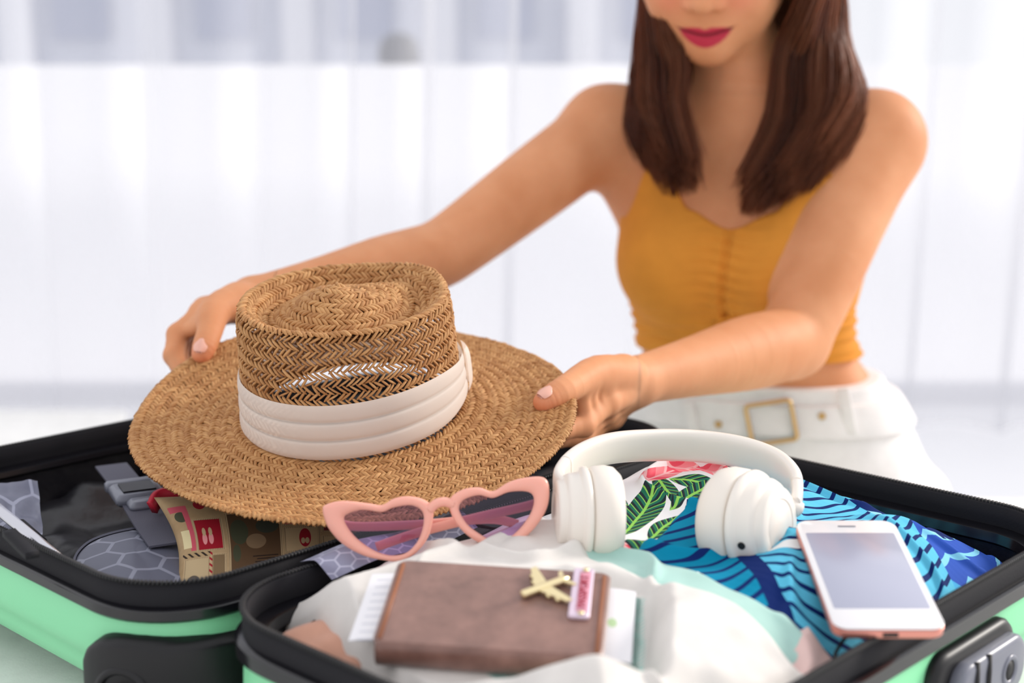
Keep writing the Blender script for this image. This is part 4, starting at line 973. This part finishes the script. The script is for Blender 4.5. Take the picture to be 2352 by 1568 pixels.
# --- torso sections (height: centre x, centre y, half width, half depth), turned towards the hat
TY = math.radians(20); tf_ = np.array((-math.sin(TY), -math.cos(TY), 0)); tl_v = np.array((math.cos(TY), -math.sin(TY), 0))   # front, her left
SEC = np.array([
    (-0.62, 0.312, 1.675, 0.150, 0.105), (-0.12, 0.312, 1.675, 0.180, 0.125), (-0.05, 0.312, 1.672, 0.178, 0.124), (0.00, 0.306, 1.666, 0.168, 0.116), (0.05, 0.295, 1.655, 0.150, 0.100), (0.098, 0.279, 1.640, 0.126, 0.082),
    (0.13, 0.270, 1.630, 0.119, 0.076), (0.17, 0.263, 1.618, 0.123, 0.078), (0.215, 0.262, 1.608, 0.131, 0.080), (0.255, 0.262, 1.600, 0.134, 0.080),
    (0.30, 0.262, 1.594, 0.140, 0.076), (0.335, 0.262, 1.592, 0.140, 0.068), (0.365, 0.262, 1.592, 0.118, 0.056), (0.39, 0.262, 1.594, 0.07, 0.045), (0.41, 0.262, 1.597, 0.03, 0.03)])
zf = np.linspace(SEC[0, 0], SEC[-1, 0], 400)
def _sm(col):
    v = np.interp(zf, SEC[:, 0], SEC[:, col]); k = np.hanning(15); k /= k.sum(); return np.convolve(np.pad(v, 7, mode='edge'), k, 'valid')
SECF = [_sm(i) for i in range(1, 5)]
def torso_fn(zmin=-9):
    def fn(x, y, z):
        cx, cy, a, b = [np.interp(z, zf, s) for s in SECF]
        dx, dy = x - cx, y - cy; l = dx * tl_v[0] + dy * tl_v[1]; f = dx * tf_[0] + dy * tf_[1]
        q = (np.abs(l / a) ** 2.3 + np.abs(f / b) ** 2.3) ** (1 / 2.3)
        d = (q - 1) * np.minimum(a, b) * 0.9
        return np.maximum(d, np.maximum(z - 0.405, -0.115 - z))
    return fn
def tor(l, f, z):
    """point in torso terms: to her left, to the front, height"""
    cx, cy = np.interp(z, zf, SECF[0]), np.interp(z, zf, SECF[1]); return np.array((cx, cy, 0)) + tl_v * l + tf_ * f + np.array((0, 0, z))
def bmat(yaw, pitch): pass
RT = axes(tl_v, tf_, (0, 0, 1))
torso = [Prim(torso_fn(), (0.05, 1.48, -0.13), (0.55, 1.82, 0.42), 0.02)]
for sg in (-1, 1): torso.append(ellip(tor(0.060 * sg, 0.062, 0.214), (0.060, 0.050, 0.056), RT, 0.035))
SR, ER, WR = C(1392, 300, 1.63), C(1010, 588, 1.50), C(588, 690, 1.335)
SL, EL, WL = C(2012, 318, 1.565), C(1822, 785, 1.465), C(1462, 874, 1.270)
NB, NT = tor(0.0, -0.004, 0.385), C(1702, 120, 1.585)
body = list(torso)
body += [cone(NB - np.array((0, 0, 0.03)), NT, 0.050, 0.047, 0.03)]
for S_ in (SR, SL):
    body += [cone(NB + np.array((0, 0.012, 0.012)), S_ + np.array((0, 0.01, 0.012)), 0.034, 0.032, 0.035), cone(NB + tf_ * 0.030 + np.array((0, 0, -0.022)) + (S_ - NB) * 0.12, S_ + tf_ * 0.012 + np.array((0, 0, 0.020)), 0.008, 0.010, 0.02)]
mid = lambda a, b, t: a + (b - a) * t
for S_, l_ in ((SR, -1), (SL, 1)): body += [cone(S_ + np.array((0, 0, -0.012)), tor(0.108 * l_, 0.0, 0.27), 0.036, 0.026, 0.04)]
# right arm (left in the picture), then left arm
def arm(S_, E, W, r, bend):
    """shoulder, elbow, wrist; the elbow is rounded by points on either side of it"""
    pts = [S_, mid(S_, E, 0.45), mid(S_, E, 0.86) , mid(mid(S_, E, 0.95), mid(E, W, 0.06), 0.5), mid(E, W, 0.14), mid(E, W, 0.34), mid(E, W, 0.7), W]
    return [ellip(S_ + np.array((0, 0, -0.005)), (0.046, 0.046, 0.046), k=0.03), limb(pts, r, 0.02, 26)]
body += arm(SR, ER, WR, (0.045, 0.042, 0.037, 0.036, 0.036, 0.0345, 0.0265, 0.0225), 0)
body += arm(SL, EL, WL, (0.047, 0.045, 0.039, 0.037, 0.0375, 0.0365, 0.0275, 0.0215), 0) + [ellip(EL + np.array((0.004, 0.004, -0.013)), (0.024, 0.024, 0.020), k=0.025)]
# kneeling legs behind the bed
for l in (-0.085, 0.085):
    h_ = tor(l, 0.0, -0.10); kn = h_ + tf_ * 0.0 + np.array((0, 0, -0.375)); ft = kn + np.array((0.02, 0.34, -0.02)); body += [cone(h_, kn, 0.078, 0.056, 0.03), cone(kn, ft, 0.05, 0.032, 0.02), cone(ft, ft + np.array((0, 0.12, -0.02)), 0.03, 0.022, 0.02)]
# --- hands
def hand(wr, mcps, pips, dips, tips, thumb, rt, side):
    w2 = wr + (np.mean(mcps, 0) - wr) * 0.12
    palm = [cone(w2, m_, 0.0165, (0.0138, 0.0138, 0.0130, 0.0118)[i]) for i, m_ in enumerate(mcps)]
    palm += [cone(mcps[i], mcps[i + 1], 0.0128, 0.0122) for i in range(3)]
    palm += [cone(w2, thumb[0], 0.0165, 0.0165), cone(thumb[0], mid(thumb[1], mcps[0], 0.35), 0.0145, 0.0105), cone(mid(thumb[1], thumb[2], 0.15), mid(mcps[0], pips[0], 0.30), 0.0085, 0.0085), cone(mid(thumb[1], thumb[2], 0.42), mid(mcps[0], pips[0], 0.62), 0.0075, 0.0075), cone(mid(thumb[1], thumb[2], 0.62), mid(mcps[0], pips[0], 0.9), 0.0062, 0.0068), cone(mid(thumb[1], mcps[0], 0.5), mcps[0], 0.010, 0.011)]
    out = [group(palm, 0.004, 0.014)]
    fr = ((0.0108, 0.0098, 0.0088, 0.0072), (0.0108, 0.0098, 0.0088, 0.0072), (0.0104, 0.0094, 0.0084, 0.007), (0.0094, 0.0084, 0.0076, 0.0062))
    for i in range(4): out.append(group(chain([mcps[i], pips[i], dips[i], tips[i]], fr[i]), 0.004, 0.004))
    out.append(limb(thumb, rt, 0.008, 14))
    return out
thR = [C(548, 694, 1.305), C(496, 712, 1.275), C(481, 764, 1.247), C(470, 795, 1.236), C(463, 812, 1.232)]
hR = hand(WR, [C(468, 722, 1.305), C(474, 715, 1.328), C(482, 716, 1.35), C(492, 722, 1.37)], [C(409, 768, 1.285), C(418, 766, 1.312), C(430, 768, 1.337), C(445, 772, 1.357)],
          [C(399, 816, 1.268), C(408, 822, 1.292), C(424, 826, 1.318), C(440, 822, 1.338)], [C(418, 858, 1.256), C(428, 864, 1.28), C(442, 864, 1.305), C(456, 856, 1.325)], thR, (0.0175, 0.0142, 0.0112, 0.0106, 0.0086), -1)
thL = [C(1430, 862, 1.245), C(1368, 856, 1.198), C(1305, 891, 1.158), C(1270, 911, 1.147), C(1249, 923, 1.142)]
hL_ = hand(WL, [C(1388, 922, 1.215), C(1384, 942, 1.240), C(1392, 952, 1.262), C(1404, 955, 1.282)], [C(1340, 976, 1.184), C(1336, 1000, 1.216), C(1344, 1002, 1.242), C(1358, 996, 1.265)],
           [C(1290, 986, 1.168), C(1280, 1004, 1.198), C(1288, 1003, 1.228), C(1308, 998, 1.252)], [C(1250, 968, 1.166), C(1240, 986, 1.19), C(1250, 988, 1.218), C(1274, 988, 1.245)], thL, (0.0175, 0.0145, 0.0120, 0.0108, 0.0086), 1)
body += hR + hL_
# --- head
HY, HP = math.radians(14), math.radians(30); MO = C(1621, 72, 1.472)
hF = np.array((-math.sin(HY) * math.cos(HP), -math.cos(HY) * math.cos(HP), -math.sin(HP))); hLf = np.array((math.cos(HY), -math.sin(HY), 0)); hU = np.cross(hLf, -hF) if np.cross(hLf, -hF)[2] > 0 else np.cross(-hF, hLf)
RH = axes(hLf, hF, hU); hd = lambda l, f, u: MO + RH @ np.array((l, f, u))
head = [ellip(hd(0, -0.090, 0.095), (0.072, 0.092, 0.100), RH, 0.02), ellip(hd(0, -0.052, 0.028), (0.066, 0.052, 0.066), RH, 0.03)]
for sg in (-1, 1):
    head += [ellip(hd(0.034 * sg, -0.026, 0.030), (0.027, 0.022, 0.028), RH, 0.025), cone(hd(0.008 * sg, -0.016, -0.0225), hd(0.056 * sg, -0.072, 0.005), 0.016, 0.016, 0.03), ellip(hd(0.066 * sg, -0.088, 0.045), (0.010, 0.018, 0.030), RH, 0.01)]
head += [ellip(hd(0, -0.013, -0.0215), (0.019, 0.014, 0.012), RH, 0.018), ellip(hd(0, -0.016, 0.004), (0.032, 0.018, 0.022), RH, 0.02), cone(hd(0, -0.016, 0.080), hd(0, 0.012, 0.041), 0.010, 0.0092, 0.012), ellip(hd(0, 0.014, 0.0385), (0.0105, 0.0105, 0.0095), RH, 0.008)]
for sg in (-1, 1): head += [ellip(hd(0.0135 * sg, 0.003, 0.0335), (0.0078, 0.010, 0.0080), RH, 0.006)]
head += [cone(NT, hd(0, -0.08, 0.01), 0.046, 0.045, 0.03)]
# lips and the mouth line
lip = [cone(hd(-0.026, -0.0125, 0.0035), hd(-0.006, 0.0005, 0.0045), 0.0026, 0.0044, 0.005), cone(hd(0.026, -0.0125, 0.0035), hd(0.006, 0.0005, 0.0045), 0.0026, 0.0044, 0.005),
       cone(hd(-0.021, -0.0095, -0.001), hd(0.0, 0.0, -0.0072), 0.0026, 0.0062, 0.005), cone(hd(0.021, -0.0095, -0.001), hd(0.0, 0.0, -0.0072), 0.0026, 0.0062, 0.005)]
head += lip
body_h = list(head); mline = lambda l: -0.0008 + 0.0066 * (np.abs(l) / 0.031) ** 1.6
def face_pt(l, u):
    fs = np.linspace(0.02, -0.03, 400); P = np.array([hd(l, f, u) for f in fs]); return P[int(np.argmax(at_points(body_h, P, 0.05) < 0))]
mp = [face_pt(l, mline(l)) for l in np.linspace(-0.031, 0.031, 15)]
head.append(group([cone(mp[i], mp[i + 1], 0.0026 if 2 < i < 12 else 0.0014, 0.0026 if 2 < i + 1 < 12 else 0.0014) for i in range(14)], 1e-6, -0.0012))
for sg in (-1, 1): head += [ellip(hd(0.0062 * sg, 0.010, 0.0275), (0.003, 0.004, 0.0018), RH, -0.003)]
body += head

FACEB = (hd(0, 0, 0) - np.array((0.075, 0.06, 0.065)), hd(0, 0, 0) + np.array((0.085, 0.06, 0.09)))
HRB = (np.array(C(385, 865, 1.22)) * 0 + np.min([p for p in thR] + [C(395, 870, 1.24), C(560, 690, 1.37)], 0) - 0.022, np.max([C(575, 650, 1.31), C(480, 716, 1.38), C(470, 815, 1.225)], 0) + 0.018)
HLB = (np.min([C(1245, 930, 1.132), C(1240, 1010, 1.19), C(1270, 1010, 1.26)], 0) - 0.020, np.max([C(1430, 815, 1.26), C(1420, 950, 1.30)], 0) + 0.014)
skip = [FACEB, HRB, HLB]
h = 0.003
F, lo, g = field(body, (-0.32, 1.10, -0.56), (0.52, 2.16, 0.72), h)
P0, Q0 = nets(F, lo, h, [(a + h * 0.6, b - h * 0.6) for a, b in skip]); del F
PP, QQ = [P0], [Q0]; base = len(P0)
for (a, b), hh in zip(skip, (0.0014, 0.0010, 0.0010)):
    F, lo, g = field(body, a, b, hh); p, q = nets(F, lo, hh); PP.append(p); QQ.append(q + base); base += len(p)
PV, QV = np.concatenate(PP), np.concatenate(QQ); PV, NV = project(body, PV, 1, normals=True)
r_ = (PV - MO) @ RH                     # head terms, for the lip and cheek tint
l, f_, u_ = r_[:, 0], r_[:, 1], r_[:, 2]
ml_ = mline(l); upl = ml_ + 0.0088 * np.clip(1 - (l / 0.0285) ** 2, 0, 1) ** 0.9 - 0.0020 * np.exp(-(l / 0.0035) ** 2); lol = ml_ - 0.0132 * np.clip(1 - (l / 0.0270) ** 2, 0, 1) ** 0.6
lipm = sstep(-0.0006, 0.0008, upl - u_) * sstep(-0.0006, 0.0008, u_ - lol) * (np.abs(l) < 0.0285) * (f_ > -0.016)
crease_shade = np.exp(-((u_ - ml_) / 0.0014) ** 2) * sstep(0.031, 0.026, np.abs(l)) * (f_ > -0.016)  # shade of the lip crease painted as dark red into the skin colour
chk = np.exp(-((np.abs(l) - 0.036) ** 2 + (u_ - 0.038) ** 2) / 0.018 ** 2) * (f_ > -0.04) * 0.5
tipm = np.zeros(len(PV))
for t_ in (thR[-1], thL[-1]): tipm = np.maximum(tipm, np.exp(-(((PV - t_) ** 2).sum(1)) / 0.010 ** 2))
skm = mat('skin', None, 0.58, spec=0.25, Subsurface_Weight=0.25, Subsurface_Scale=0.006); nt = skm.node_tree; skm.node_tree.nodes['Principled BSDF'].inputs['Subsurface Radius'].default_value = (1.0, 0.35, 0.2)
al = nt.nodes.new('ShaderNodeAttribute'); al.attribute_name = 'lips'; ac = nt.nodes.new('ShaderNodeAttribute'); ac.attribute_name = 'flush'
sk = ramp(skm, noise(skm, 14, 4), rgb(210, 141, 97), rgb(226, 160, 117)); sk = mixc(nt, ac.outputs['Fac'], sk, rgb(232, 134, 108)); am = nt.nodes.new('ShaderNodeAttribute'); am.attribute_name = 'mouth_shade'; color(skm, mixc(nt, am.outputs['Fac'], mixc(nt, al.outputs['Fac'], sk, rgb(192, 52, 74)), rgb(92, 20, 26)))
bump(skm, noise(skm, 700, 3), 0.12, 0.0006)
woman = thing('person', 'person in a mustard camisole and white shorts holding the straw hat by its brim', 'person', (0.31, 1.68, FLOOR))
bo = build('body', PV, QV, skm, woman, attrs={'lips': lipm, 'mouth_shade': crease_shade, 'flush': np.maximum(chk, tipm * 0.55)})
bo.data.normals_split_custom_set_from_vertices((-NV).tolist())
# thumb nails
nm = mat('nail', rgb(236, 178, 158), 0.25, spec=0.6)
def nail(th, up_, name):
    a = unit(th[-1] - th[2]); up_ = unit(np.asarray(up_, dtype=float) - a * (a @ np.asarray(up_, dtype=float))); sd = np.cross(a, up_); n, k = 14, 12; Vn = []
    for i in range(n):
        for j in range(k):
            s_ = 2 * i / (n - 1) - 1; t = 2 * j / (k - 1) - 1; sx = s_ * math.sqrt(1 - 0.46 * t * t); tt_ = t * math.sqrt(1 - 0.46 * s_ * s_)
            Vn.append(th[-1] - a * 0.0012 + a * (tt_ * 0.0066) + sd * (sx * 0.0062) + up_ * (0.0119 - 0.0030 * s_ * s_ - 0.00045 * (t + 1) ** 2))
    Vn = np.array(Vn); V2 = Vn - up_ * 0.0024; return build('thumbnail', np.concatenate((Vn, V2)), np.concatenate((grid(n, k), grid(n, k)[:, ::-1] + n * k)), nm, woman)
nail(thL, (-0.35, -0.62, 0.75), 'l'); nail(thR, (0.0, -0.75, 0.65), 'r')

# --- clothes grown round the same torso
def lfz(P):
    cx, cy = np.interp(P[..., 2], zf, SECF[0]), np.interp(P[..., 2], zf, SECF[1]); dx, dy = P[..., 0] - cx, P[..., 1] - cy
    return dx * tl_v[0] + dy * tl_v[1], dx * tf_[0] + dy * tf_[1]
def garment(name, m, lo, hi, h, offs, region, parent=woman):
    F, lo, g = field(torso, lo, hi, h); Xg, Yg, Zg = np.meshgrid(*g, indexing='ij'); l, f = lfz(np.stack((Xg, Yg, Zg), -1))
    G = np.maximum(np.maximum(F - offs(l, f, Zg), -(F + 0.006)), region(l, f, Zg)); p, q = nets(G.astype(np.float32), lo, h); return build(name, p, q, m, parent)
def top_off(l, f, z):
    fr = sstep(-0.02, 0.03, f)
    o = 0.0045 - 0.0026 * np.exp(-(l / 0.0035) ** 2) * fr + 0.0012 * np.exp(-((np.abs(l) - 0.008) / 0.004) ** 2) * fr
    o = o + 0.0011 * np.sin(z * 2 * np.pi / 0.0125 + 9 * l + 2 * np.sin(l * 60)) * np.exp(-(l / 0.038) ** 2) * fr * (z > 0.168)
    wz_ = sstep(0.172, 0.160, z); o = o + wz_ * (0.0009 * np.sin(z * 2 * np.pi / 0.0145 + 7 * l + 1.5 * np.sin(l * 38)) + 0.0004 * np.sin(z * 2 * np.pi / 0.008 + 20 * l)) - 0.002 * np.exp(-((z - 0.166) / 0.0025) ** 2)
    return o + 0.0015 * np.exp(-((z - 0.112) / 0.003) ** 2)
def top_reg(l, f, z):
    al_ = np.abs(l); neck = 0.262 + 0.020 * sstep(0, 0.05, al_) + 0.060 * sstep(0.045, 0.088, al_) - 0.075 * sstep(0.088, 0.128, al_); back = 0.285 + 0 * l
    zt = np.where(f > -0.005, neck, back); return np.maximum(z - zt, 0.109 - z) * 0.8
garment('camisole', M['mustard'], (0.08, 1.44, 0.09), (0.46, 1.74, 0.36), 0.0022, top_off, top_reg)
def on_front(l, z, off=0.003):
    """a point on the front of the torso"""
    fs = np.linspace(0.16, 0.0, 240); P = np.array([tor(l, f, z) for f in fs]); d = at_points(body, P); i = int(np.argmax(d < off)); return P[i]
for sg in (-1, 1):
    pts = [on_front(0.082 * sg, zz, 0.0015) for zz in (0.318, 0.335, 0.350)] ; tp_ = tor(0.082 * sg, 0.0, 0.392); 
    fs = np.linspace(0.45, 0.30, 200); col_ = np.array([tor(0.082 * sg, -0.005, z) for z in fs]); tp_ = col_[int(np.argmax(at_points(body, col_) < 0.0015))]
    v, f = tube(spline(pts + [tp_, tor(0.080 * sg, -0.055, 0.36), tor(0.078 * sg, -0.078, 0.29)], 40), 0.0045, section=[(math.cos(a), 0.4 * math.sin(a)) for a in np.linspace(0, 2 * math.pi, 10, endpoint=False)]); build('strap', v, f, M['mustard'], woman)
rc_ = on_front(0.004, 0.152, 0.0085); an = np.linspace(0, 2 * np.pi, 41); v, f = tube([rc_ + tl_v * 0.014 * math.cos(a) + np.array((0, 0, 0.011 * math.sin(a))) + tf_ * 0.002 for a in an], 0.0022, 8, cap=False, up=tuple(tf_)); build('front_ring', v, f, M['mustard'], woman)
def sh_off(l, f, z):
    o = 0.007 + 0.0025 * np.sin(l * 55 + z * 40) * sstep(0.02, -0.06, z) + 0.0020 * np.sin(z * 90 - l * 30) * sstep(0.0, -0.05, z) + 0.002 * np.exp(-((z - 0.078) / 0.005) ** 2)
    return o + 0.022 * sstep(0.0, -0.10, z) - 0.0012 * np.exp(-(l / 0.002) ** 2) * (f > 0)
garment('shorts', M['white_denim'], (0.06, 1.44, -0.13), (0.58, 1.88, 0.10), 0.003, sh_off, lambda l, f, z: np.maximum(z - 0.082, -0.118 - z))
bt = garment('belt', M['white_denim'], (0.06, 1.46, 0.01), (0.52, 1.84, 0.08), 0.0025, lambda l, f, z: 0.0125 + 0 * l, lambda l, f, z: np.maximum(z - (0.064 + 0.10 * 0), (0.027) - z))
# buckle, eyelets, belt loop
def belt_pt(px, py):
    P = np.array([C(px, py, d) for d in np.linspace(1.40, 1.75, 500)]); d = at_points(torso, P); return P[int(np.argmax(d < 0.0135))]
bcn = belt_pt(1772, 968); bx_ = unit(belt_pt(1812, 962) - belt_pt(1732, 974)); bz_ = unit(np.cross(bx_, (0, -1, 0.0)) if np.cross(bx_, (0, -1, 0))[2] > 0 else -np.cross(bx_, (0, -1, 0))); bn_ = np.cross(bx_, bz_)
rr = rrect(0.050, 0.046, 0.005, 5); pts = [bcn + bx_ * x + bz_ * y + bn_ * 0.004 * (1 if bn_[1] < 0 else -1) for x, y in rr]; pts.append(pts[0]); pts.append(pts[1])
v, f = tube(pts, 0.0026, 8, up=tuple(bn_)); bk_ = build('buckle', v, f, M['gold_pale'], bt)
v, f = tube([bcn + bx_ * -0.025 + bn_ * -0.006, bcn + bx_ * 0.012 + bn_ * -0.006], 0.0018, 8); build('buckle_prong', v, f, M['gold_pale'], bk_)
for px, py in ((1650, 974), (1888, 955)):
    c_ = belt_pt(px, py); R = axes(bx_, bz_, bn_ * (1 if bn_[1] < 0 else -1)); v, f = lathe([(0.0042, 0), (0.0042, 0.0012), (0.003, 0.0018), (0.002, 0.001), (0.0018, -0.001)], 16, R, c_ + np.array((0, -0.0004, 0))); build('eyelet', v, f, M['gold_pale'], bt)
for px, py in ((1590, 975), (1945, 945)):
    c_ = belt_pt(px, py); mb = MB(); mb.box(c_ + np.array((0, -0.0015, 0)), (0.013, 0.004, 0.055), axes(bx_, bn_, bz_), 0.001); mb.out('belt_loop', M['white_denim'], bt)

# --- hair: many strands in two falls over the shoulders, and the cap of hair above
hm_ = mat('brown_hair', None, 0.42, spec=0.35); nt = hm_.node_tree; at = nt.nodes.new('ShaderNodeAttribute'); at.attribute_name = 'rnd'
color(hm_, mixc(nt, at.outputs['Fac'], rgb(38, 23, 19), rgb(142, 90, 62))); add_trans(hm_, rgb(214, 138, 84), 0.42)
def strands(guides, count, seed, spread=0.006, rad=0.0009, painted_glow=0.0):
    """guides: lists of points side by side; strands run between neighbouring guides"""
    K = 18; G = np.array([spline(g_, K) for g_ in guides]); r = np.random.default_rng(seed); n = count
    t = r.random(n) * (len(G) - 1); i = np.minimum(t.astype(int), len(G) - 2); fr = (t - i)[:, None, None]
    P = G[i] * (1 - fr) + G[i + 1] * fr
    lay = r.random(n); tt_ = np.linspace(0, 1, K)
    dep = (lay[:, None] * 0.016 * (0.5 + 0.5 * np.sin(np.pi * tt_))[None]); P[:, :, 1] += dep; P[:, :, 2] -= 0.0 * dep
    cl = np.floor(t * 9); ph_ = cl * 2.4
    P[:, :, 0] += spread * 0.4 * np.sin(ph_[:, None] + tt_[None] * (4 + 2 * np.sin(cl))[:, None]) * tt_[None] + r.normal(0, spread * 0.25, (n, 1)) + r.normal(0, spread * 0.5, (n, 1)) * tt_[None] ** 2
    P[:, :, 1] += 0.5 * spread * np.cos(ph_[:, None] * 1.7 + tt_[None] * 5) * tt_[None]
    end = 0.90 + 0.12 * r.random(n); P = P[:, :1] + (P - P[:, :1]) * end[:, None, None]
    T = np.gradient(P, axis=1); T /= np.linalg.norm(T, axis=2)[..., None]; B = np.cross(T, (0, 1, 0)); B /= np.linalg.norm(B, axis=2)[..., None] + 1e-9; U = np.cross(B, T)
    rr = rad * (0.7 + 0.6 * r.random(n))[:, None] * (1 - 0.75 * tt_ ** 4)[None]; rings = []
    for a in (0, 2.094, 4.189): rings.append(P + rr[..., None] * (math.cos(a) * B + math.sin(a) * U))
    Vs = np.stack(rings, 2); q = []
    for a in range(3):
        b = (a + 1) % 3; k0 = np.arange(K - 1) * 3; q.append(np.stack((k0 + a, k0 + b, k0 + 3 + b, k0 + 3 + a), 1))
    q = np.concatenate(q); F = (q[None] + (K * 3) * np.arange(n)[:, None, None]).reshape(-1, 4)
    rn = np.clip(painted_glow * np.clip(t / (len(G) - 1) * 2 - 1, 0, 1) + 0.6 * (0.5 + 0.5 * np.sin(cl * 12.9)) + 0.4 * r.random(n), 0, 1)  # strands towards the last guide lightened, backlight glow painted into their colour
    return Vs.reshape(-1, 3), F, np.repeat(rn, K * 3)
TOPH = hd(0.0, -0.06, 0.205); sR = hd(-0.074, -0.075, 0.10); sL_ = hd(0.078, -0.080, 0.10)
GL = [[TOPH, hd(-0.058, -0.030, 0.13), C(1512, -60, 1.47), C(1530, 60, 1.478), C(1576, 180, 1.50), C(1572, 300, 1.495), C(1612, 425, 1.475)],
      [TOPH, hd(-0.064, -0.045, 0.13), C(1500, -60, 1.485), C(1512, 70, 1.49), C(1540, 190, 1.505), C(1540, 310, 1.50), C(1575, 440, 1.478)],
      [TOPH, hd(-0.072, -0.065, 0.13), C(1485, -60, 1.51), C(1486, 80, 1.515), C(1495, 190, 1.52), C(1502, 310, 1.51), C(1540, 442, 1.482)],
      [TOPH, hd(-0.078, -0.085, 0.13), C(1478, -60, 1.54), C(1468, 90, 1.54), C(1460, 200, 1.54), C(1462, 300, 1.525), C(1502, 400, 1.49)],
      [TOPH, hd(-0.080, -0.110, 0.13), C(1480, -60, 1.57), C(1466, 90, 1.565), C(1450, 210, 1.56), C(1444, 290, 1.545), C(1468, 350, 1.51)]]
GR = [[TOPH, hd(0.062, -0.030, 0.13), C(1872, -60, 1.45), C(1850, 40, 1.475), C(1796, 160, 1.52), C(1772, 330, 1.50), C(1705, 482, 1.475)],
      [TOPH, hd(0.070, -0.045, 0.13), C(1884, -60, 1.465), C(1866, 50, 1.485), C(1824, 180, 1.52), C(1812, 340, 1.50), C(1735, 485, 1.476)],
      [TOPH, hd(0.076, -0.065, 0.13), C(1895, -60, 1.49), C(1888, 60, 1.505), C(1870, 190, 1.52), C(1860, 340, 1.50), C(1785, 465, 1.48)],
      [TOPH, hd(0.080, -0.085, 0.13), C(1915, -60, 1.51), C(1915, 60, 1.52), C(1915, 190, 1.525), C(1905, 330, 1.50), C(1830, 440, 1.482)],
      [TOPH, hd(0.082, -0.105, 0.13), C(1928, -60, 1.535), C(1938, 70, 1.54), C(1958, 190, 1.53), C(1945, 310, 1.505), C(1870, 420, 1.484)],
      [TOPH, hd(0.084, -0.125, 0.13), C(1930, -60, 1.56), C(1948, 90, 1.56), C(1982, 190, 1.54), C(1985, 262, 1.515), C(1935, 350, 1.49)]]
GB = [[TOPH, hd(l * 0.08, -0.185, 0.10), hd(l * 0.085, -0.20, 0.03), C(1700 + 210 * l, 170, 1.68), C(1700 + 190 * l, 300, 1.70)] for l in np.linspace(-1, 1, 7)]
GM = [[TOPH, hd(sg * 0.076, -0.11, 0.12), hd(sg * 0.078, -0.11, 0.02), C(1700 + sg * a, 160, dd), C(1700 + sg * a * 1.02, 330, dd)] for sg, a, dd in ((-1, 120, 1.585), (-1, 190, 1.60), (-1, 230, 1.60))]
GN = [[TOPH, hd(0.070, -0.085, 0.12), hd(0.073, -0.09, 0.03), C(1700 + a, 130, dd), C(1700 + a * 1.02, 330, dd)] for a, dd in ((95, 1.56), (150, 1.575), (220, 1.575), (265, 1.56))]
parts_ = [strands(GM, 700, 4, rad=0.0016), strands(GN, 1100, 5, rad=0.0016), strands(GL, 1700, 1), strands(GR, 2600, 2, painted_glow=0.45), strands(GB, 1500, 3, rad=0.0022)]
off = 0; Vh, Fh, Rh = [], [], []
for v, f, rn in parts_: Vh.append(v); Fh.append(f + off); Rh.append(rn); off += len(v)
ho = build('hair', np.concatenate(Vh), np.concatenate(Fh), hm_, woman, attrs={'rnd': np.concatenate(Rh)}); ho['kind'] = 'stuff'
cap = [ellip(hd(0, -0.094, 0.104), (0.080, 0.098, 0.106), RH, 0.01)]
F, lo, g = field(cap, hd(0, -0.09, 0.1) - 0.13, hd(0, -0.09, 0.1) + 0.13, 0.004); Xg, Yg, Zg = np.meshgrid(*g, indexing='ij'); q = (np.stack((Xg, Yg, Zg), -1) - MO) @ RH
G = np.maximum(F, np.minimum(q[..., 1] + 0.055, 0.135 - q[..., 2])); G = np.maximum(G, -(q[..., 2] - 0.02) * 1.0)
p, q = nets(G.astype(np.float32), lo, 0.004); build('hair_cap', p, q, hm_, woman, attrs={'rnd': np.full(len(p), 0.2)})
